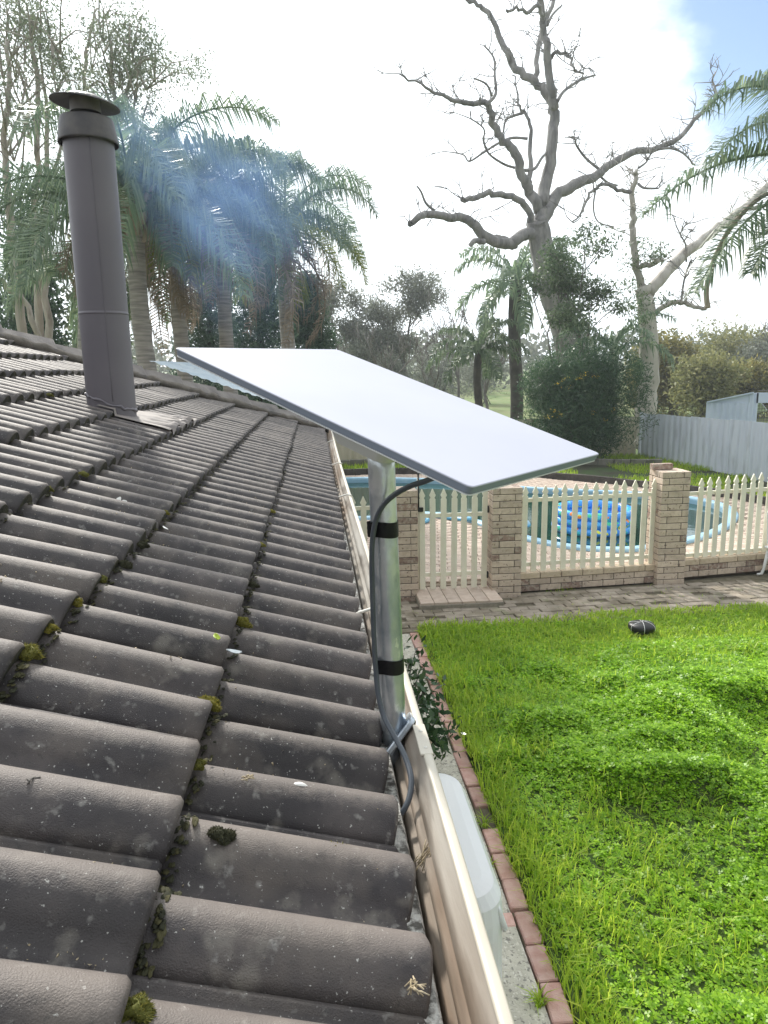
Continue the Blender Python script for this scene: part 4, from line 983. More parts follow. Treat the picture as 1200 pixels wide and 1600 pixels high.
def frond(name, origin, az, e0, length, m, parent, r, droop=1.9, nl=64, ll=.62, wl=.020, hang=.75, stalk=.12, rm='palm_boot'):
    """arching rachis with two ranks of leaflets"""
    n = 16; p = np.array(origin, float); pts = [p.copy()]; T = []
    e = e0; d_az = az
    for i in range(n):
        s = i/n; e = e0-droop*s**1.25
        d = np.array([cos(d_az)*cos(e), sin(d_az)*cos(e), sin(e)]); T.append(d); p = p+d*length/n; pts.append(p.copy())
    T.append(T[-1]); P = np.array(pts); T = np.array(T)
    V, Q = tubes_np([(P, np.linspace(.028, .006, n+1)*length/3)], 5, cap=False)
    V = list(V); F = [tuple(q) for q in Q]; tri = []
    s = np.repeat(np.linspace(stalk, .995, nl), 2); k = len(s); idx = s*n; i0 = np.minimum(idx.astype(int), n-1); f = (idx-i0)[:, None]
    B = P[i0]*(1-f)+P[i0+1]*f; D = T[i0]
    side = np.cross(D, np.array([0, 0, 1.])); side /= (np.linalg.norm(side, axis=1, keepdims=True)+1e-6)
    sgn = np.where(np.arange(k) % 2 == 0, 1., -1.)[:, None]; plum = r.normal(0, .35, (k, 1))
    upv = np.cross(side, D)
    L = (ll*np.sin(np.clip((s-stalk)/(1-stalk), 0, 1)*pi*.82+.35)**.7*r.uniform(.8, 1.15, k))[:, None]
    d1 = side*sgn*.85+D*.55+upv*(.25+plum); d1 /= np.linalg.norm(d1, axis=1, keepdims=True)
    down = np.array([0, 0, -1.])
    d2 = d1*(1-hang)+down*hang+D*.15; d2 /= np.linalg.norm(d2, axis=1, keepdims=True)
    M = B+d1*L*.42; E = M+d2*L*.62; ws = np.cross(d1, upv); ws /= (np.linalg.norm(ws, axis=1, keepdims=True)+1e-6); ws = ws*wl*r.uniform(.8, 1.2, (k, 1))
    LV = np.stack([B-ws*.6, B+ws*.6, M+ws, M-ws, E], 1).reshape(-1, 3)
    k0 = len(V); me = bpy.data.meshes.new(name); fs = F[:]
    for j in range(k):
        q = k0+j*5; fs.append((q, q+1, q+2, q+3)); fs.append((q+3, q+2, q+4))
    me.from_pydata(np.concatenate([np.array(V), LV]).tolist(), [], fs); me.update()
    return link(name, me, m, parent)
def palm(label, base, crown, tr, nf, flen, seed, leafm='palm_leaf', skirt=0, group=None, cat='palm tree', droop=1.9, ll=.78, wl=.013, skirt_len=2.5, nl=60, emin=-.5, trunkm='palm_trunk', boots=True, yellow=0, avoid=None):
    r = np.random.default_rng(seed); t = empty('palm_tree', base, label, cat, group); b, c = Vector(base), Vector(crown)
    n = 26; pts = [b.lerp(c, i/n)+Vector((.06*sin(i*.25), 0, 0)) for i in range(n+1)]
    rads = [tr*(1.12-.12*i/n)*(1+.035*(i % 2)) for i in range(n+1)]
    link('trunk', tube_mesh('trunk', [(pts, rads)], 12), trunkm, t)
    if boots:
        paths = []
        for i in range(9):
            a = i*2.4; z = c.z-.45+.06*i; q = Vector((c.x+cos(a)*tr*.8, c.y+sin(a)*tr*.8, z)); paths.append(([q, q+Vector((cos(a)*.10, sin(a)*.10, .25)), q+Vector((cos(a)*.2, sin(a)*.2, .45))], [.10, .075, .03]))
        link('leaf_base', tube_mesh('leaf_base', paths, 6), 'palm_boot', t)
    for i in range(nf):
        az = i*2.39996+r.normal(0, .15); f = (i+.5)/nf; e0 = 1.3-(1.3-emin)*f+r.normal(0, .08)
        mm = leafm if i < nf-yellow else 'palm_yellow'
        frond('frond', c+Vector((cos(az)*tr*.4, sin(az)*tr*.4, 0)), az, e0, flen*r.uniform(.85, 1.1), mm, t, r, droop*(1.0 if e0 > .3 else .75), nl, ll, wl)
    for i in range(skirt):
        az = r.random()*2*pi; z = c.z-.1-r.random()*.5
        frond('dead_frond', (c.x+cos(az)*tr, c.y+sin(az)*tr, z), az, .15, skirt_len*r.uniform(.7, 1.15), 'palm_dead', t, r, 2.6, 46, ll*.7, wl, .95)
    return t
# --- palms left of the dish
def base_under(px, py, Y): p = atY(px, py, Y); return (p.x, p.y, 0.0)
def cr(px, py, Y): return tuple(atY(px, py, Y))
G = 'queen palms behind the house'
palm('tall queen palm with ringed grey trunk directly right of the flue', base_under(236, 560, 13.0), cr(210, 335, 13.0), .145, 21, 3.2, 21, skirt=3, group=G, skirt_len=2.6, emin=.05, nl=110, droop=2.0)
palm('queen palm with shaggy brown dead fronds hanging round its trunk', base_under(285, 560, 14.6), cr(275, 330, 14.6), .135, 17, 2.9, 22, skirt=12, group=G, skirt_len=3.2, emin=.0, nl=110, droop=2.0)
palm('queen palm with yellowing fronds drooping over a thick brown skirt', base_under(350, 560, 15.4), cr(352, 345, 15.4), .135, 18, 2.8, 23, skirt=12, group=G, skirt_len=3.0, emin=-.15, nl=110, yellow=6, droop=2.1)
palm('rightmost queen palm of the left clump, pale trunk before dark conifers', base_under(453, 560, 17.5), cr(445, 352, 17.5), .15, 15, 2.6, 24, skirt=2, group=G, emin=-.1, nl=100, yellow=3, droop=2.1)
palm('queen palm crown mostly hidden behind the flue', base_under(120, 560, 15.5), cr(135, 420, 15.5), .13, 7, 1.8, 25, group=G, emin=-.6, nl=80)
# --- palms beyond the pool
palm('slender dark-trunked palm left of the dead tree', base_under(806, 650, 29), cr(806, 438, 29), .24, 16, 3.0, 31, leafm='palm_leaf', emin=-.55, boots=False, trunkm='bark_dark', wl=.035, ll=.8, nl=44, droop=1.8)
palm('short young palm with bright green upright fronds above the dish', base_under(748, 640, 27), cr(748, 548, 27), .14, 13, 2.1, 32, leafm='mid_leaf', emin=-.2, boots=False, trunkm='bark_dark', wl=.035, ll=.6, nl=36, droop=1.7)
palm('small palm with arching fronds in front of the white-barked tree', base_under(955, 640, 21.8), cr(958, 545, 21.8), .12, 9, 2.3, 33, emin=-.1, boots=False, trunkm='bark_dark', wl=.022, ll=.5, nl=44, droop=1.9)
# --- big palm at the right, trunk outside the frame
pr = empty('palm_tree', base_under(1330, 500, 12.0), 'large palm whose fronds reach in from the right edge', 'palm tree')
pc_ = Vector(cr(1330, 262, 12.0)); pb_ = Vector(base_under(1345, 500, 12.0))
link('trunk', tube_mesh('trunk', [([pb_.lerp(pc_, i/12) for i in range(13)], [.2]*13)], 12), 'palm_trunk', pr)
rr_ = np.random.default_rng(77)
for tip, lift in (((1085, 208), .80), ((1028, 336), .42), ((1106, 438), .34), ((1165, 150), .95), ((1185, 405), .25), ((1120, 275), .62)):
    tv = Vector(cr(tip[0], tip[1], 11.2+rr_.normal(0, .3))); d = tv-pc_; az = atan2(d.y, d.x); L_ = d.length*1.12
    frond('frond', pc_, az, atan2(d.z, sqrt(d.x**2+d.y**2))+lift, L_, 'palm_leaf', pr, rr_, lift*1.9+.2, 150, .74, .0145, .58)
for i in range(8):
    frond('frond', pc_, -1.4+i*.36, 1.2-.12*i, 2.9, 'palm_leaf', pr, rr_, 1.8, 90, .55, .014)
link('dead_stalk', tube_mesh('dead_stalk', [(crom([cr(1290, 290, 12), cr(1205, 300, 11.6), cr(1150, 345, 11.4), cr(1118, 400, 11.4), cr(1104, 450, 11.4), cr(1106, 482, 11.4)], 5), np.linspace(.03, .045, 26))], 6), 'palm_boot', pr)

# --- the dead eucalypt: limbs traced where they grow
def limb(parent, name, pts, Y, w, m, seed, bend=1.0, twigs=0):
    """pts in photo pixels; w = widths in photo pixels at each end; the limb also leans in depth"""
    r = np.random.default_rng(seed); q = []; n = len(pts); dy = r.uniform(-1, 1)*bend
    y0 = Y if not isinstance(Y, tuple) else Y[0]; y1 = y0+dy if not isinstance(Y, tuple) else Y[1]
    for i, (x, y) in enumerate(pts): q.append(atY(x, y, y0+(y1-y0)*i/(n-1)))
    C_ = crom(q, 4); k = len(C_); s = Y[0] if isinstance(Y, tuple) else Y
    rad = np.linspace(w[0], w[1], k)*s/CAM_F/2*.9; rad = np.maximum(rad*(1+.03*r.normal(0, 1, k)), .008)
    C_ = [c+Vector((r.normal(0, .02), r.normal(0, .05), r.normal(0, .02)))*(w[0] > 6) for c in C_]
    o = link(name, tube_mesh(name, [(C_, rad)], 9), m, parent)
    if twigs:
        paths = []
        for i in range(int(twigs*3.2)):
            j = int(r.integers(k//3, k)); b = C_[j]; d = Vector((r.normal(0, .6), r.normal(0, .5), r.uniform(.1, 1))).normalized(); L = r.uniform(.35, 1.2)
            P = [b]; 
            for g in range(4): d = (d+Vector((r.normal(0, .35), r.normal(0, .3), r.normal(0, .3)))).normalized(); P.append(P[-1]+d*L/4)
            paths.append((P, np.linspace(.018, .006, 5)))
            for _k in range(int(r.integers(0, 3))):
                P2 = [P[2]]; d2 = (d+Vector((r.normal(0, .8), 0, r.normal(0, .6)))).normalized()
                for g in range(3): P2.append(P2[-1]+d2*L/6+Vector((r.normal(0, .03), 0, r.normal(0, .03))))
                paths.append((P2, np.linspace(.014, .006, 4)))
        link('twig', tube_mesh('twig', paths, 4), m, o)['kind'] = 'stuff'
    return o
def z1(x, y): return (620+x*.2833, y*.2833)
def z2(x, y): return (860+x*.3125, 150+y*.3125)
YD = 24.0
dt = empty('dead_tree', base_under(905, 640, YD), 'large bare dead eucalypt with grey branches against the sky', 'tree')
limb(dt, 'trunk', [(912, 690), (906, 600), (885, 520), (862, 450), (846, 390), (840, 345)], (YD+.3, YD), (58, 36), 'bark_dead', 1)
limb(dt, 'limb', [z1(770, 1330), z1(800, 1180), z1(810, 1080), z1(845, 900), z1(862, 700), z1(860, 580), z1(830, 520), z1(760, 450), z1(660, 380), z1(610, 300), z1(560, 190), z1(500, 70), z1(420, 15), z1(370, -15)], (YD, YD+1.4), (24, 5), 'bark_dead', 2, twigs=8)
limb(dt, 'limb', [z1(865, 600), z1(845, 480), z1(828, 330), z1(818, 200), z1(805, 90), z1(790, -20), z1(800, -80)], (YD+.2, YD-.8), (15, 7), 'bark_dead', 3, twigs=6)
limb(dt, 'limb', [z1(765, 450), z1(770, 350), z1(785, 240), z1(820, 120), z1(850, 30), z1(880, -60)], (YD+.8, YD+1.5), (9, 6), 'bark_dead', 4, twigs=5)
limb(dt, 'limb', [z1(800, 90), z1(780, 30), z1(730, 65), z1(660, 45), z1(605, 60)], (YD-.6, YD-1.4), (7, 4), 'bark_dead', 5, twigs=2)
limb(dt, 'limb', [z1(830, 140), z1(860, 80), z1(912, 28)], (YD+1.2, YD+1.5), (5, 2.5), 'bark_dead', 6)
limb(dt, 'limb', [z1(845, 330), z1(870, 290), z1(920, 290), z1(960, 330), z1(970, 380), z1(1030, 408)], (YD, YD-1.0), (6.5, 3), 'bark_dead', 7, twigs=5)
limb(dt, 'limb', [z1(885, 560), z1(920, 505), z1(980, 460), z1(1040, 430), z1(1095, 415)], (YD, YD+.9), (6, 3), 'bark_dead', 8, twigs=3)
limb(dt, 'limb', [z1(785, 1160), z1(740, 1060), z1(690, 970), z1(655, 850), z1(590, 780), z1(540, 690), z1(500, 590), z1(470, 565), z1(370, 572), z1(300, 545), z1(230, 520), z1(130, 465), z1(15, 410)], (YD, YD-1.6), (18, 2.5), 'bark_dead', 9, twigs=12)
limb(dt, 'limb', [z1(490, 580), z1(545, 520), z1(540, 420), z1(535, 320), z1(480, 250)], (YD-1.1, YD-.6), (6, 2.5), 'bark_dead', 10, twigs=3)
limb(dt, 'limb', [z1(525, 530), z1(495, 465), z1(425, 432)], (YD-1.1, YD-1.5), (4, 2.5), 'bark_dead', 11)
limb(dt, 'limb', [z1(730, 1010), z1(735, 900), z1(735, 790), z1(740, 700), z1(715, 630), z1(675, 590), z1(660, 500), z1(645, 410)], (YD, YD+1.1), (9, 2), 'bark_dead', 12, twigs=3)
limb(dt, 'limb', [z1(700, 622), z1(640, 640), z1(600, 665), z1(588, 730)], (YD+.9, YD+.4), (5, 3), 'bark_dead', 13, twigs=3)
limb(dt, 'limb', [z1(722, 765), z1(640, 760), z1(570, 785), z1(480, 840), z1(400, 890), z1(370, 855), z1(305, 840)], (YD+.4, YD+1.3), (5, 2), 'bark_dead', 14, twigs=3)
limb(dt, 'limb', [z1(650, 925), z1(590, 905), z1(510, 850), z1(480, 780), z1(480, 710), z1(410, 655)], (YD, YD-.9), (4.5, 2), 'bark_dead', 15, twigs=3)
limb(dt, 'limb', [z1(700, 940), z1(760, 930), z1(800, 870), z1(840, 830)], (YD, YD+.3), (6, 4), 'bark_dead', 16)
limb(dt, 'limb', [z1(745, 1230), z1(715, 1140), z1(660, 1090), z1(580, 1072), z1(480, 1072), z1(400, 1095), z1(355, 1100)], (YD, YD-1.2), (12, 8), 'bark_dead', 17, twigs=3)
limb(dt, 'limb', [z1(760, 1290), z1(690, 1290), z1(640, 1340), z1(560, 1340), z1(480, 1290), z1(430, 1240), z1(370, 1200), z1(280, 1200), z1(170, 1180), z1(120, 1200), z1(72, 1240)], (YD, YD-1.8), (21, 9), 'bark_dead', 18, twigs=5)
limb(dt, 'limb', [z1(205, 1160), z1(160, 1120), z1(135, 1060), z1(110, 1025)], (YD-1.4, YD-1.8), (5, 2.5), 'bark_dead', 19)
limb(dt, 'limb', [z1(480, 1330), z1(430, 1335), z1(405, 1345)], (YD-.8, YD-1.2), (10, 7), 'bark_dead', 20)
limb(dt, 'limb', [z1(650, 1370), z1(620, 1320), z1(560, 1305), z1(510, 1310)], (YD-.2, YD+.6), (9, 5), 'bark_dead', 21)
limb(dt, 'limb', [z1(800, 1240), z1(840, 1150), z1(900, 1060), z1(1000, 1010), z1(1090, 975), z1(1130, 940), z1(1200, 890), (995, 237), (1022, 232), (1060, 215), (1085, 188), (1105, 165), (1118, 148), (1112, 125)], (YD, YD+2.0), (22, 3), 'bark_dead', 22, twigs=16)
limb(dt, 'limb', [(1030, 233), (1050, 232), (1068, 240), (1085, 258)], (YD+1.2, YD+1.4), (5, 2), 'bark_dead', 23, twigs=5)
limb(dt, 'limb', [z1(1110, 930), z1(1040, 870), z1(990, 800), z1(985, 770), z1(945, 755)], (YD+.9, YD+.4), (5, 2), 'bark_dead', 24, twigs=3)
limb(dt, 'limb', [z1(1110, 960), z1(1160, 1005), (965, 290)], (YD+.9, YD+.9), (4.5, 3), 'bark_dead', 25)
# --- white-barked tree at the right
YW = 23.0
wt = empty('white_barked_tree', base_under(1008, 650, YW), 'dying white-barked gum with a pale trunk and long slanting limb', 'tree')
limb(wt, 'trunk', [(1000, 700), (1008, 640), (1014, 580), (1012, 520), (1008, 470), (1004, 450)], (YW, YW), (40, 26), 'bark_white', 41)
limb(wt, 'limb', [z2(465, 960), z2(430, 860), z2(415, 700), z2(412, 590), z2(408, 480), z2(430, 400), z2(425, 375)], (YW, YW-.5), (14, 6), 'bark_white', 42, twigs=8)
limb(wt, 'limb', [z2(490, 980), z2(540, 930), z2(610, 850), z2(700, 770), z2(800, 690), z2(900, 620), z2(1000, 530), z2(1088, 450), z2(1200, 350)], (YW, YW+1.8), (22, 12), 'bark_white', 43, twigs=7)
limb(wt, 'limb', [z2(870, 625), z2(960, 570), z2(1040, 555), z2(1100, 535), z2(1180, 520)], (YW+1, YW+.6), (8, 6), 'bark_white', 44)
limb(wt, 'limb', [z2(500, 1100), z2(560, 1055), z2(650, 1030), z2(720, 1055), z2(770, 1060)], (YW, YW-.8), (10, 6), 'bark_white', 45, twigs=4)
limb(wt, 'limb', [z2(655, 1025), z2(665, 940), z2(680, 880), z2(705, 815)], (YW-.4, YW-.7), (4, 2.5), 'bark_dead', 46, twigs=3)
limb(wt, 'limb', [z2(680, 830), z2(675, 740), z2(650, 690), z2(680, 640)], (YW+.6, YW+.3), (3.5, 2), 'bark_dead', 47, twigs=4)
limb(wt, 'limb', [z2(405, 490), z2(340, 465), z2(270, 440), z2(210, 470), z2(180, 520), z2(150, 590), z2(115, 630)], (YW-.3, YW-1), (7, 2.5), 'bark_dead', 48, twigs=4)
limb(wt, 'limb', [z2(225, 475), z2(215, 560), z2(240, 630), z2(320, 655)], (YW-.7, YW-.9), (3.2, 2), 'bark_dead', 49)
limb(wt, 'limb', [z2(440, 440), z2(470, 460), z2(540, 462)], (YW-.4, YW-.8), (5, 3), 'bark_dead', 50, twigs=2)
limb(wt, 'limb', [z2(440, 360), z2(480, 330), z2(500, 290)], (YW-.5, YW-.2), (4, 2.5), 'bark_dead', 51, twigs=3)
limb(wt, 'limb', [z2(450, 850), z2(520, 835), z2(565, 815)], (YW-.2, YW-.6), (11, 7), 'bark_white', 52, twigs=3)
rw = np.random.default_rng(5)
tw = [atY(x, y, YW-.3+rw.normal(0, .4)) for x, y in [(1000, 470), (985, 410), (998, 380), (1020, 400), (990, 445), (1005, 500), (1030, 395), (985, 480), (1040, 470), (995, 530)] for _ in (0, 1)]
link('crown', leaf_cards(clump_points(tw, 90, .45, rw), .11*rw.uniform(.6, 1.3, 1800), rw, .35, .5, 'crown'), 'mid_leaf', wt)

# --- gum trees at the far left, traced trunks with loose foliage on top
def gum(label, trunks, Y, tips, seed, per=70, rad=.55, leaf=.095, group='gum trees at the left behind the roof'):
    r = np.random.default_rng(seed); t = empty('gum_tree', base_under(trunks[0][0][0][0], 560, Y), label, 'tree', group)
    for i, (pts, w) in enumerate(trunks): limb(t, 'trunk' if i == 0 else 'limb', pts, (Y, Y+r.normal(0, .5)), w, 'bark_gum', seed*10+i)
    T = [atY(x, y, Y+r.normal(0, .7)) for x, y in tips]; sub = []
    paths = []
    for q in T:
        for k in range(3):
            d = Vector((r.normal(0, .5), r.normal(0, .5), r.normal(0, .4))); e = q+d; sub.append(e); paths.append(([q+Vector((0, 0, -.5)), q+d*.5, e], [.022, .015, .008]))
    link('branch', tube_mesh('branch', paths, 4), 'bark_gum', t)['kind'] = 'stuff'
    C = clump_points(sub, int(per*1.15), rad*.6, r, 1.0); link('crown', leaf_cards(C, leaf*r.uniform(.6, 1.3, len(C)), r, .34, .9, 'crown'), 'gum_leaf', t); return t
gum('gum with twin pale trunks and sparse crown left of the flue', [([(62, 560), (60, 440), (57, 330), (60, 240), (55, 120), (45, 30)], (14, 5)), ([(78, 560), (72, 430), (72, 300), (74, 200), (68, 120)], (13, 4)), ([(70, 300), (95, 230), (88, 150), (108, 110)], (6, 2.5)), ([(57, 200), (30, 110), (10, 70)], (5, 2.5))], 19.0,
    [(45, 20), (60, 45), (25, 25), (15, 50), (75, 40), (50, 70), (80, 70), (35, 60), (95, 75), (65, 95), (100, 90), (20, 85), (85, 110), (40, 100), (60, 10), (10, 10), (75, 15), (90, 45), (30, 5), (5, 40)], 61, per=84, rad=.9)
gum('leaning gum at the left edge with crooked trunks', [([(45, 560), (30, 470), (22, 400), (12, 300), (5, 230), (14, 150), (8, 60)], (16, 5)), ([(75, 560), (40, 480), (5, 440), (-20, 420)], (10, 6)), ([(6, 240), (30, 180), (42, 120)], (5, 2.5))], 17.5,
    [(12, 140), (5, 170), (25, 190), (40, 175), (10, 200), (30, 230), (5, 110), (38, 150), (50, 200), (18, 215), (0, 80)], 62, per=54, rad=.8)
gum('thin gum sapling standing above the flue cap', [([(125, 560), (127, 300), (130, 140), (140, 70), (150, 10)], (9, 3))], 21.0, [(150, 15), (158, 30), (148, 45), (140, 80), (160, 50), (128, 75), (152, 5)], 63, per=27, rad=.6, leaf=.10)
gum('gum with dense hanging foliage behind the palm crowns', [([(190, 560), (185, 300), (180, 180), (172, 60)], (11, 4)), ([(182, 200), (160, 130), (135, 140)], (5, 3)), ([(183, 190), (210, 110), (235, 90)], (6, 3))], 20.0,
    [(175, 60), (190, 70), (200, 90), (185, 100), (170, 110), (205, 60), (215, 80), (195, 120), (175, 140), (210, 120), (225, 105), (190, 150), (178, 165), (205, 150), (240, 95), (220, 150), (200, 45), (170, 85), (195, 180), (215, 185)], 64, per=120, rad=.8)
# dense dark growth behind them
MASSH = .2
def mass(label, px, top, bottom, w, Y, seed, leafm, n, name='shrub_tree', leaf=.16, cat='tree', group=None, aspect=.35, lobes=40, droop=-.2):
    a, b = atY(px-w/2, top, Y), atY(px+w/2, top, Y); c = (a+b)/2
    return shrub(name, label, cat, (c.x, Y, 0.0), ((b.x-a.x)/2, (b.x-a.x)*.4, c.z), seed, leafm, n, leaf, 'bark_grey', group, aspect, lobes, droop, .05)
mass('dark leafy evergreen filling in behind the left gum trunks', 20, 225, 560, 210, 25, 71, 'bush_leaf', 17000, leaf=.20)
mass('dense olive-green tree behind the flue', 130, 290, 560, 170, 26, 72, 'gum_leaf', 12000, leaf=.19)
def conifer(label, px, top, Y, w, seed):
    r = np.random.default_rng(seed); c = atY(px, top, Y); h = c.z; t = empty('conifer', (c.x, Y, 0), label, 'tree', 'dark conifers behind the palms')
    tube('trunk', [(c.x, Y, 0), (c.x, Y, h*.5), (c.x, Y, h*.97)], [.2, .13, .03], 'bark_dark', t, 8)
    C = []; W2 = w*Y/CAM_F/2
    for k in range(420):
        f = r.random()**.8; z = h*(.04+.95*f); R_ = W2*(1-f)**.75*r.uniform(.75, 1.1)+.15; a = r.random()*2*pi
        m_ = 56; s = r.random(m_)**.6
        C.append(np.stack([c.x+cos(a)*R_*s+r.normal(0, .13, m_), Y+sin(a)*R_*s+r.normal(0, .13, m_), z-.28*R_*s+.12*R_*s**3+r.normal(0, .09, m_)], 1))
    C = np.concatenate(C); link('crown', leaf_cards(C, .16*r.uniform(.6, 1.3, len(C)), r, .3, -.2, 'crown'), 'dark_leaf', t)
conifer('dark green conifer between the skirted palms and the rightmost palm', 400, 395, 24, 190, 81)
conifer('dark conifer right behind the rightmost palm trunk', 478, 430, 26, 150, 82)
conifer('dark conifer showing in the gap beside the skirted palms', 320, 380, 27, 170, 83)
# middle distance trees
tree('round_crowned_tree', 'airy round-crowned grey-green tree in the distance above the dish', 'tree', base_under(640, 640, 44), atY(640, 428, 44).z, 91, 'far_leaf', 'bark_grey', .20, leaf=.20, per=44, rad=.8, levels=4, spread=.95, trunk_frac=.26, nch=(3, 4), up=.2, minr=.02)
tree('thin_tree', 'thin grey tree in the distance right of the palm clump', 'tree', base_under(575, 640, 46), atY(575, 440, 46).z, 92, 'far_leaf', 'bark_grey', .16, leaf=.22, per=34, rad=.7, levels=4, spread=.5, trunk_frac=.34, nch=(2, 3), up=.35, minr=.02)
for i, (px, top, w, Y, lab) in enumerate([(540, 510, 120, 50, 'hazy grey scrub far behind the back left corner of the dish'), (680, 505, 150, 52, 'hazy grey scrub below the round-crowned tree'), (760, 500, 130, 55, 'pale bare scrub behind the young palm'), (610, 530, 120, 40, 'low grey scrub just above the dish')]):
    mass(lab, px, top, 640, w, Y, 100+i, 'far_leaf', 7000, 'scrub', .20, 'shrub', 'grey scrub in the distance', .25, 30)
for i, (px, top, Y, lab) in enumerate([(715, 440, 40, 'bare twiggy tree left of the slender palm'), (525, 470, 42, 'bare twiggy tree beside the rightmost queen palm'), (765, 470, 38, 'bare twiggy sapling behind the slender palm'), (600, 490, 36, 'bare twiggy sapling left of the round-crowned tree'), (680, 500, 33, 'bare twiggy sapling right of the round-crowned tree'), (1180, 470, 40, 'bare twiggy tree behind the shed')]):
    tree('bare_tree', lab, 'tree', base_under(px, 640, Y), atY(px, top, Y).z, 110+i, None, 'bark_grey', .10, levels=4, spread=.55, trunk_frac=.3, nch=(2, 4), up=.3, minr=.014, group='bare trees in the distance')
tree('leafy_tree', 'leafy green tree between the dead tree and the white-barked tree', 'tree', base_under(925, 640, 22.3), atY(925, 372, 22.3).z, 121, 'mid_leaf', 'bark_grey', .11, leaf=.13, per=44, rad=.5, levels=4, spread=.55, trunk_frac=.30, nch=(2, 3), up=.3, flat=.6, minr=.012)
tree('leafy_tree', 'smaller leafy tree in front of the dead tree trunk', 'tree', base_under(875, 640, 22.8), atY(870, 378, 22.8).z, 127, 'mid_leaf', 'bark_grey', .08, leaf=.12, per=36, rad=.45, levels=4, spread=.45, trunk_frac=.33, nch=(2, 3), up=.35, flat=.6, minr=.012)
# the big bush in the bed, with yellow sprays
bb = atY(905, 560, 19.8)
bush = shrub('big_bush', 'big dark green bush with a few yellow sprays in front of the cream fence', 'bush', (bb.x, 19.8, .2), (2.5, 1.4, atY(905, 520, 19.8).z+.1), 131, 'bush_leaf', 46000, .14, 'bark_grey', None, .16, 34, -.5, .35, 12)
ry_ = np.random.default_rng(8)
fy_ = [atY(x, y, 18.9+ry_.normal(0, .2)) for x, y in [(872, 600), (884, 592), (905, 590), (915, 585), (860, 650), (868, 642), (878, 648), (960, 640), (948, 655), (890, 605), (930, 588), (925, 645)]]
link('flower_spray', leaf_cards(clump_points(fy_, 12, .16, ry_, .5), .05*ry_.uniform(.6, 1.3, 144), ry_, .3, .2, 'flower_spray'), 'flower_yellow', bush)
# right background
for i, (px, top, w, Y, lm, lab, n) in enumerate([
    (1055, 498, 165, 40, 'yellow_leaf', 'yellowish shrub directly right of the white-barked trunk', 15000),
    (1110, 525, 160, 36, 'olive_leaf', 'olive shrub behind the fence corner and timber post', 10000),
    (1150, 476, 200, 50, 'olive_leaf', 'rounded olive-grey tree above the shed', 16000),
    (1225, 492, 180, 46, 'far_leaf', 'grey-green tree at the right edge above the shed', 10000),
    (1185, 545, 150, 38, 'yellow_leaf', 'yellow-green shrub right behind the shed', 9000),
    (1010, 540, 90, 44, 'olive_leaf', 'olive shrub showing left of the white-barked trunk', 8000),
    (870, 540, 120, 48, 'far_leaf', 'grey thicket behind the dead tree trunk', 7000)]):
    mass(lab, px, top, 640, w, Y, 140+i, lm, n, 'background_shrub', .21, 'shrub', 'shrubs behind the steel fence', .45, 36)
# far wood closing the horizon
def wood():
    r = np.random.default_rng(3); C = []
    for k in range(240):
        x = r.uniform(-110, 130); y = r.uniform(68, 95); h = r.uniform(3.0, 5.5)+2.5*float(vnoise(np.array([x]), np.array([y]), .04, 3)[0]); m_ = 110
        C.append(np.stack([x+r.normal(0, 1.6, m_), y+r.normal(0, 1.2, m_), h*r.random(m_)**.7+.6], 1))
    C = np.concatenate(C); o = link('far_wood', leaf_cards(C, .8*r.uniform(.6, 1.3, len(C)), r, .6, 0, 'far_wood'), 'far_leaf'); tag(o, 'hazy belt of trees along the horizon', 'wood', kind='stuff')
wood()
# leafy climber by the wall below the gutter
def camellia():
    r = np.random.default_rng(15); t = empty('camellia_shrub', (0.55, 4.6, .01), 'glossy dark-leaved shrub against the house just past the gutter', 'shrub')
    paths = []; tips = []
    for x, y, Y in [(650, 1015, 4.9), (655, 1045, 4.6), (668, 1075, 4.4), (662, 1100, 4.3), (680, 1095, 4.4), (672, 1125, 4.2), (668, 1150, 4.1), (685, 1145, 4.2), (650, 1065, 4.5), (690, 1120, 4.3), (660, 1125, 4.1), (640, 1030, 4.8), (676, 1165, 4.0), (700, 1150, 4.3), (655, 1085, 4.3)]:
        q = atY(x, y, Y); b = Vector((.5+r.normal(0, .06), 4.5+r.normal(0, .2), .01)); paths.append((crom([b, b.lerp(q, .5)+Vector((0, 0, .2)), q], 4), np.linspace(.010, .003, 9))); tips += [q, b.lerp(q, .8)+Vector((0, 0, .1)), b.lerp(q, .6)+Vector((0, 0, .15))]
    link('stem', tube_mesh('stem', paths, 5), 'bark_grey', t)
    C = clump_points(tips, 14, .15, r, .9); link('foliage', leaf_cards(C, .068*r.uniform(.7, 1.25, len(C)), r, .46, .4, 'foliage'), 'camellia', t)['kind'] = 'stuff'
    p = atY(672, 1166, 4.0); l = link('fallen_leaf', leaf_cards(np.array([tuple(p)]), np.array([.06]), r, .6, 0, 'fallen_leaf'), 'dry_leaf', t)
camellia()
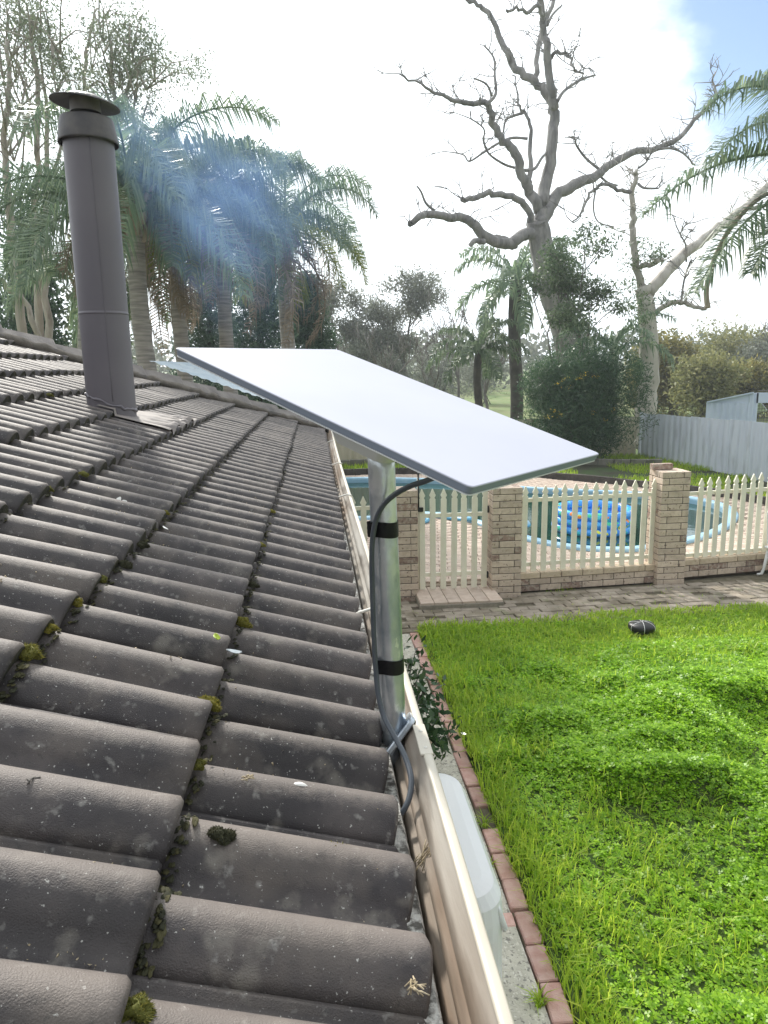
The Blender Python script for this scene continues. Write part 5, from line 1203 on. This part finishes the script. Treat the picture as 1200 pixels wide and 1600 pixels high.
def weeds():
    r = np.random.default_rng(21)
    for (x, y, w, lab) in [(.92, 3.72, .085, 'small spiky weed in the concrete strip beside the plastic tub'), (.95, 2.78, .085, 'small spiky weed growing against the nearest edging bricks'), (1.0, 4.12, .10, 'grassy weed in the gap of the red brick edging')]:
        n = 26; V, F = blades(x+r.normal(0, .012, n), y+r.normal(0, .012, n), np.full(n, .008), w*r.uniform(.7, 1.3, n), np.full(n, .004), r.uniform(.8, 1.3, n), r)
        tag(link('weed', np_mesh('weed', V, F), 'grass'), lab, 'weed')
    n = 900; x = np.concatenate([r.uniform(2.6, 7.5, 500), r.uniform(1.1, 7.5, 400)]); y = np.concatenate([8.95+.065*(x[:500]-2.6)+r.normal(0, .05, 500), 7.9+r.random(400)*.9+.06*x[500:]])
    keep = vnoise(x, y, 2.0, 9) > .55; x, y = x[keep], y[keep]; n = len(x)
    V, F = blades(x, y, np.full(n, .0), .03+.05*r.random(n), np.full(n, .004), r.uniform(.4, 1.2, n), r)
    tag(link('path_weeds', np_mesh('path_weeds', V, F), 'grass'), 'grass and moss sprouting between the path pavers', 'grass', kind='stuff')
weeds()
# ------------------------------------------------------------------ small things
# deflated ball on the lawn
bp = at(1002, 992, 0.03)
ball = empty('deflated_ball', (bp.x, bp.y, lawn_h(np.array([bp.x]), np.array([bp.y]))[0]), 'flat black ball with thin white lines lying on the lawn', 'ball')
bz = ball.location.z+.02
def ballpt(a, b, k=1.0):
    x, y, z = cos(b)*cos(a), cos(b)*sin(a), sin(b); z2 = .62*z if z > 0 else .5*z
    if z > .3: z2 -= .30*(z-.3)**1.2*(1+.4*cos(a-2))
    return (bp.x+.145*k*x, bp.y+.145*k*y, bz+.075+.145*k*z2)
nA, nB = 32, 18; V = [ballpt(2*pi*i/nA, -pi/2+pi*j/nB) for j in range(nB+1) for i in range(nA)]
link('skin', np_mesh('skin', V, [(j*nA+i, j*nA+(i+1) % nA, (j+1)*nA+(i+1) % nA, (j+1)*nA+i) for j in range(nB) for i in range(nA)], True), 'ball_black', ball)
for a0 in (.3, 1.35, 2.4):
    tube('seam_line', [ballpt(a0, b, 1.004) for b in np.linspace(-.4, pi/2, 16)]+[ballpt(a0+pi, b, 1.004) for b in np.linspace(pi/2, -.4, 16)], .0022, 'white_plastic', ball, 5)
# translucent tub against the wall
tub = empty('plastic_tub', (.45, 3.1, .01), 'translucent white plastic tub on the concrete strip below the gutter', 'tub')
TM = Matrix.Translation((.42, 3.12, 0))
plate('shell', [(.30, .50, .10, .015), (.325, .525, .13, .05), (.325, .525, .14, .60), (.318, .518, .14, .68), (.29, .49, .13, .73), (.24, .44, .10, .745)], 'cloudy_plastic', tub, TM)
plate('lid_step', [(.06, .07, .02, -.012), (.068, .075, .02, .0), (.06, .068, .02, .012)], 'cloudy_plastic', tub, Matrix.Translation((.725, 2.72, .60)) @ Matrix.Rotation(radians(72), 4, 'Y'))
for p in tub.children[0].data.polygons: p.use_smooth = True
# white chair whose foot shows at the right edge
cb = at(1213, 911, .02)
ch = empty('garden_chair', (cb.x+.30, cb.y, .0), 'white plastic garden chair just at the right edge on the path', 'chair')
cx, cy = cb.x+.27, cb.y+.2
box('seat', (cx, cy, .42), (.44, .42, .035), 'white_plastic', ch, bev=.012); box('backrest', (cx+.02, cy+.22, .68), (.42, .03, .46), 'white_plastic', ch, rx=-.15, bev=.012)
for sx in (-1, 1):
    for sy in (-1, 1): tube('leg', [(cx+sx*.17, cy+sy*.17, .41), (cx+sx*.21, cy+sy*.19, .10), (cx+sx*.225, cy+sy*.2, .035), (cx+sx*.29, cy+sy*.2, .03)], [.024, .020, .020, .016], 'white_plastic', ch, 8)
# moss clumps in the tile joints
def surf(px, py, off=0.0): return roof_pt(px, py, off)
def moss_mesh(r, R_, n=900, hairs=True):
    """a lumpy cushion covered in short hairs"""
    nu, nv = 14, 7; ph = r.random(6)*6; P = []
    def rad(a, e): return R_*(.78+.16*sin(2*a+ph[0])*sin(2*e+ph[1])+.12*sin(3*a+ph[2]+2*e)+.08*sin(5*a+ph[3]))
    for j in range(nv+1):
        e = pi/2*j/nv*1.15-.24
        for i in range(nu):
            a = 2*pi*i/nu; q = rad(a, e)*r.uniform(.92, 1.05); P.append((q*cos(e)*cos(a)*.8, q*cos(e)*sin(a), q*max(-.3, sin(e))*.6))
    T = []
    for j in range(nv):
        for i in range(nu):
            a, b, c, d = j*nu+i, j*nu+(i+1) % nu, (j+1)*nu+(i+1) % nu, (j+1)*nu+i; T += [(a, b, c), (a, c, d)]
    P = np.array(P); k = len(P)
    a = r.random(n)*2*pi; e = np.arcsin(r.random(n)*.98); q = np.array([rad(x, y) for x, y in zip(a, e)])[:, None]
    d = np.stack([np.cos(e)*np.cos(a)*.8, np.cos(e)*np.sin(a), np.sin(e)*.6], 1); B = d*q*.95
    d = d+r.normal(0, .35, (n, 3)); L = R_*r.uniform(.06, .20, (n, 1)); s = np.cross(d, r.normal(0, 1, (n, 3))); s /= np.linalg.norm(s, axis=1, keepdims=True); s *= R_*.035
    V = np.stack([B-s, B+s, B+d*L], 1).reshape(-1, 3)
    return np.concatenate([P, V]), np.concatenate([np.array(T), k+np.arange(3*n).reshape(-1, 3)])
ML = [(328, 1102, .024, 'moss', 'tall golden moss tuft at the end of the open tile lap'), (307, 1196, .016, 'moss_green', 'round green moss cushion below the golden tuft on the nearest joint'),
 (44, 1022, .026, 'moss_green', 'large green moss clump low in the left joint'), (74, 982, .018, 'moss', 'small yellow moss tuft just above the large left clump'), (117, 942, .018, 'moss', 'moss tuft between two roll ends halfway up the left joint'),
 (157, 906, .019, 'moss_green', 'bright green moss tuft in the joint above the bare tile centre'), (378, 974, .024, 'moss', 'yellow moss ball just below the bright fallen leaf line, right joint'), (131, 742, .020, 'moss_green', 'green moss cushion in the joint left of the white dropping'),
 (75, 765, .018, 'moss_green', 'moss cushion in the joint nearest the left edge below the flue'), (258, 802, .017, 'moss', 'yellow moss tuft right of the white dropping'), (526, 1336, .024, 'moss', 'dry golden moss lump sitting in a tile valley near the eave'),
 (346, 1307, .019, 'moss_dark', 'dark moss lump in the tile valley nearest the joint'), (425, 800, .016, 'moss', 'small moss tuft high in the right joint'), (408, 852, .016, 'moss', 'small moss tuft in the right joint, middle of the course'), (223, 853, .020, 'moss_dark', 'dark moss lump below the white feather spot'),
 (197, 884, .020, 'moss_dark', 'blackish moss lump above the bright green tuft'), (395, 915, .018, 'moss_dark', 'dark moss lump in the right joint above the yellow ball'), (622, 1490, .017, 'moss_dark', 'dark green moss spot on the tile end by the gutter'), (78, 618, .020, 'moss_green', 'bright green moss strip left of the flue base'), (210, 1580, .020, 'moss_green', 'dark green moss at the bottom of the nearest joint')]
for i, (px, py, R_, mm, lab) in enumerate(ML):
    r = np.random.default_rng(300+i); V, F = moss_mesh(r, R_); p = surf(px, py, -.012)
    B = np.array([tuple(v) for v in (RM.to_3x3() @ Vector((1, 0, 0)), RM.to_3x3() @ Vector((0, 1, 0)), RM.to_3x3() @ Vector((0, 0, 1)))])
    o = link('moss_clump', np_mesh('moss_clump', V@B, F), mm); o.location = p; tag(o, lab, 'moss', 'moss clumps in the roof tile joints')
def joint_moss():
    r = np.random.default_rng(55); VV = []; FF = []; k0 = 0
    for c in range(1, 9):
        X = XE-c*GA+.008
        n = int(1100) if c < 3 else 420
        for y in np.exp(r.uniform(math.log(.35), math.log(min(7.4, YC-c*GA-.2)), n)):
            if hip_side(X, y) > -.1: continue
            R_ = r.uniform(.003, .0075); V, F = moss_mesh(r, R_, 34); V = V*np.array([1, r.uniform(.8, 2.0), r.uniform(.4, .8)])+0.0; h = rollp((y-(0.885 if (c-1) % 2 == 0 else 1.02))/RP)+TOFF-.030+.004
            R_ *= 1.5 if h < -.05 else 1.0
            p = Vector((X+r.normal(0, .006), y, zroof(X)))+N_*h; VV.append(V+np.array(tuple(p))); FF.append(F+k0); k0 += len(V)
    o = link('joint_moss', np_mesh('joint_moss', np.concatenate(VV), np.concatenate(FF), True), 'moss_dark'); tag(o, 'dark moss and grit packed along the roof tile joints', 'moss', kind='stuff')
joint_moss()
def grit():
    r = np.random.default_rng(56); VV = []; FF = []; k0 = 0; P = []
    for i in range(5200):
        y = r.uniform(.35, 3.6)**1.0; c = r.integers(0, 4); s = r.uniform(.03, TL-.02); ph_ = .885 if c % 2 == 0 else 1.02
        kk = np.floor((y-ph_)/RP); yy = ph_+kk*RP+RP*(.84+.16*r.random()) if r.random() < .8 else y
        X = XE-c*GA; h = rollp((yy-ph_)/RP)+TOFF-s*(.030/TL)+.001
        p = np.array(tuple(Vector((X, yy, zroof(X)))+V_*s+N_*h)); R_ = r.uniform(.0012, .0034)
        V = r.normal(0, 1, (4, 3)); V /= np.linalg.norm(V, axis=1, keepdims=True); VV.append(p+V*R_); FF.append(np.array([[0, 1, 2], [0, 2, 3], [0, 3, 1], [1, 3, 2]])+k0); k0 += 4
    o = link('grit', np_mesh('grit', np.concatenate(VV), np.concatenate(FF)), 'dry_leaf'); tag(o, 'pale grit and crumbs scattered in the tile valleys', 'grit', kind='stuff')
grit()
# leaves, droppings and debris on the roof
def bent_leaf(name, px, py, L, w, rot, m, label, cat='leaf', off=.016, curl=.25):
    p = surf(px, py, off); n = 8; V = []
    for i in range(n+1):
        t_ = i/n; ww = w*sin(pi*min(.98, t_*.9+.06))**.8; x = (t_-.5)*L; z = curl*L*(t_-.5)**2*4*.3
        for s in (-1, 0, 1): V.append(Vector((x, s*ww/2, z+(abs(s))*w*.18)))
    M_ = RM.to_3x3() @ Matrix.Rotation(rot, 3, 'Z'); V = [tuple(p+M_ @ v) for v in V]
    F = [(3*i+j, 3*i+j+1, 3*i+4+j, 3*i+3+j) for i in range(n) for j in (0, 1)]
    o = link(name, np_mesh(name, V, F, True), m); o.modifiers.new('thick', 'SOLIDIFY').thickness = .0006; tag(o, label, cat); return o
bent_leaf('fallen_leaf', 338, 997, .026, .014, .3, 'bright_leaf', 'bright yellow-green leaf lying on a tile end', off=.022)
bent_leaf('fallen_leaf', 365, 1020, .030, .015, 1.9, 'silver_leaf', 'curled silvery dead leaf below the yellow-green leaf', off=.012)
bent_leaf('feather', 258, 826, .024, .010, .8, 'shell_white', 'tiny white feather caught at a tile end', 'feather', off=.006)
# white snail shell-like scrap
sp_ = surf(470, 1229, -.008); V = []; nS_ = 14
pts = [sp_+(RM.to_3x3() @ Vector((0, -.024+.048*i/nS_, .004+.004*sin(i*.5)))) for i in range(nS_+1)]
pts = [atY(453+36*i/nS_, 1229+ (3*sin(i/nS_*pi*1.0)*-1)+6*(i/nS_)**2, sp_.y) for i in range(nS_+1)]
tag(tube('bone_scrap', pts, [.0014+.0034*sin(pi*min(1, (i/nS_)*1.25))**.8 if i/nS_ < .75 else .0026 for i in range(nS_+1)], 'shell_white', None, 8), 'small white bone-like scrap in the tile valley near the mast foot', 'debris')
def dropping(px, py, L, w, seed, label, ph_):
    r = np.random.default_rng(seed); p = surf(px, py, 0); VV = []; F = []; n = 26
    c = int(round((XE-p.x)/GA-.5)); s0 = (XE-c*GA-p.x)/cos(PH); X0 = XE-c*GA; ph = .885 if c % 2 == 0 else 1.02
    def P_(s, y): return tuple(Vector((X0, y, zroof(X0)))+V_*s+N_*(rollp((y-ph)/RP)+TOFF-s*(.030/TL)+.0022))
    k = 0
    for b in range(9):
        cs, cy_ = s0+r.normal(0, L*.28), p.y+r.normal(0, w*.22); a_ = L*r.uniform(.06, .22); b_ = w*r.uniform(.06, .2)
        ring = [P_(cs+a_*cos(t)*r.uniform(.7, 1.1), cy_+b_*sin(t)*r.uniform(.7, 1.1)) for t in np.linspace(0, 2*pi, 14, endpoint=False)]
        VV.append(P_(cs, cy_)); VV += ring; F += [(k, k+1+i, k+1+(i+1) % 14) for i in range(14)]; k += 15
    tag(link('bird_dropping', np_mesh('bird_dropping', VV, F, True), 'dropping'), label, 'bird dropping')
dropping(193, 771, .10, .045, 1, 'smeared white bird dropping on a tile roll right of the green moss', 0)
def twiggy(name, px, py, n, R_, m, label, cat, z=None, off=0.0, seed=0, dirv=None):
    r = np.random.default_rng(seed); p = surf(px, py, off) if z is None else at(px, py, z); paths = []
    for i in range(n):
        d = Vector((r.normal(0, 1), r.normal(0, 1), r.normal(0, .45))).normalized() if dirv is None else (Vector(dirv)+Vector((r.normal(0, .22), r.normal(0, .22), r.normal(0, .22)))).normalized()
        b = p+Vector((r.normal(0, R_*.3), r.normal(0, R_*.3), abs(r.normal(0, R_*.15)))); L = R_*r.uniform(.6, 1.4)
        paths.append(([b-d*L/2, b+Vector((0, 0, L*.1)), b+d*L/2], [.0008, .0012, .0006]))
    tag(link(name, tube_mesh(name, paths, 4), m), label, cat)
twiggy('dry_grass', 648, 1543, 14, .013, 'dry_leaf', 'pale dry grass scrap on the tile end at the bottom of the gutter', 'debris', off=.004, seed=4)
twiggy('dry_debris', 672, 1340, 60, .026, 'dry_leaf', 'dusty dry grass and cobweb stuck to the gutter inside', 'debris', z=GZ-.05, seed=5, dirv=(.75, .35, .9))
twiggy('dry_debris', 388, 1216, 14, .010, 'dry_leaf', 'crumpled brown scrap in the valley left of the white scrap', 'debris', off=-.008, seed=6)
twiggy('dry_debris', 50, 1222, 12, .010, 'bark_grey', 'small round dark crumb on the tile near the left edge', 'debris', off=-.006, seed=7)

# ------------------------------------------------------------------ smoke drifting from the flue
def smoke():
    """a straight, widening plume: local X runs along the drift, density fades with distance from the axis and with noise"""
    p0, p1 = atY(158, 172, FY+.05), atY(455, 392, FY+1.0); ax = (p1-p0); Ls = ax.length; ax.normalize()
    ay = Vector((0, 0, 1)).cross(ax).normalized(); az = ax.cross(ay); M_ = Matrix((ax, ay, az)).transposed().to_4x4(); M_.translation = p0
    R0, R1 = .13, .85
    me = tube_mesh('smoke', [([(x, 0, 0) for x in np.linspace(-.08, Ls*1.05, 8)], np.linspace(R0, R1, 8))], 20)
    m = bpy.data.materials.new('smoke'); m.use_nodes = True; N, L = m.node_tree.nodes, m.node_tree.links
    N.clear(); out = N.new('ShaderNodeOutputMaterial'); v = N.new('ShaderNodeVolumePrincipled')
    v.inputs['Color'].default_value = (.32, .54, 1.0, 1); v.inputs['Anisotropy'].default_value = .2
    tc = N.new('ShaderNodeTexCoord'); sx = N.new('ShaderNodeSeparateXYZ'); L.new(tc.outputs['Object'], sx.inputs[0])
    def mth(op, a, b=None, c=None):
        q = N.new('ShaderNodeMath'); q.operation = op
        for i, t in enumerate((a, b, c)):
            if t is None: continue
            if isinstance(t, (int, float)): q.inputs[i].default_value = t
            else: L.new(t, q.inputs[i])
        return q.outputs[0]
    mp = N.new('ShaderNodeMapping'); mp.inputs['Scale'].default_value = (.55, 1.3, 1.3); L.new(tc.outputs['Object'], mp.inputs['Vector'])
    n1 = N.new('ShaderNodeTexNoise'); n1.inputs['Scale'].default_value = 3.4; n1.inputs['Detail'].default_value = 3.5; n1.inputs['Distortion'].default_value = 1.1
    L.new(mp.outputs[0], n1.inputs['Vector'])
    x01 = mth('DIVIDE', sx.outputs[0], Ls); rad = mth('MULTIPLY_ADD', x01, R1-R0, R0)
    rr = mth('SQRT', mth('ADD', mth('POWER', sx.outputs[1], 2.0), mth('POWER', sx.outputs[2], 2.0)))
    fall = mth('SUBTRACT', 1.0, mth('DIVIDE', rr, rad)); fall = mth('MAXIMUM', fall, 0.0); fall = mth('POWER', fall, .9)
    ends = mth('MULTIPLY', mth('SUBTRACT', 1.02, x01), mth('MULTIPLY_ADD', x01, 1.0, .45)); ends = mth('MAXIMUM', ends, 0.0)
    nz = N.new('ShaderNodeMapRange'); nz.inputs[1].default_value = .34; nz.inputs[2].default_value = .72; L.new(n1.outputs['Fac'], nz.inputs[0])
    den = mth('MULTIPLY', mth('MULTIPLY', fall, ends), mth('MULTIPLY', nz.outputs[0], SMOKE_D))
    L.new(den, v.inputs['Density']); L.new(v.outputs[0], out.inputs['Volume'])
    o = link('smoke', me, m); o.matrix_basis = M_; tag(o, 'thin blue wood smoke drifting right from the flue', 'smoke', kind='stuff')
SMOKE_D = 3.0
try: smoke()
except Exception as e: print('smoke', e)
def haze():
    bm = bmesh.new(); bmesh.ops.create_cube(bm, size=1.0, matrix=Matrix.Translation((30, 244, 8.0)) @ Matrix.Diagonal((610, 530, 19.0, 1)))
    m = bpy.data.materials.new('haze'); m.use_nodes = True; N = m.node_tree.nodes; N.clear()
    out = N.new('ShaderNodeOutputMaterial'); v = N.new('ShaderNodeVolumePrincipled'); v.inputs['Color'].default_value = (.86, .92, 1, 1); v.inputs['Density'].default_value = HAZE_D; v.inputs['Anisotropy'].default_value = .35
    m.node_tree.links.new(v.outputs[0], out.inputs['Volume']); o = link('haze', from_bm('haze', bm), m); tag(o, 'thin bright haze in the air', 'haze', kind='stuff')
HAZE_D = 0.0012
haze()
S.cycles.volume_bounces = 0; S.cycles.max_bounces = 6; S.cycles.transparent_max_bounces = 6
S.cycles.volume_step_rate = 2.0
S.cycles.use_denoising = True
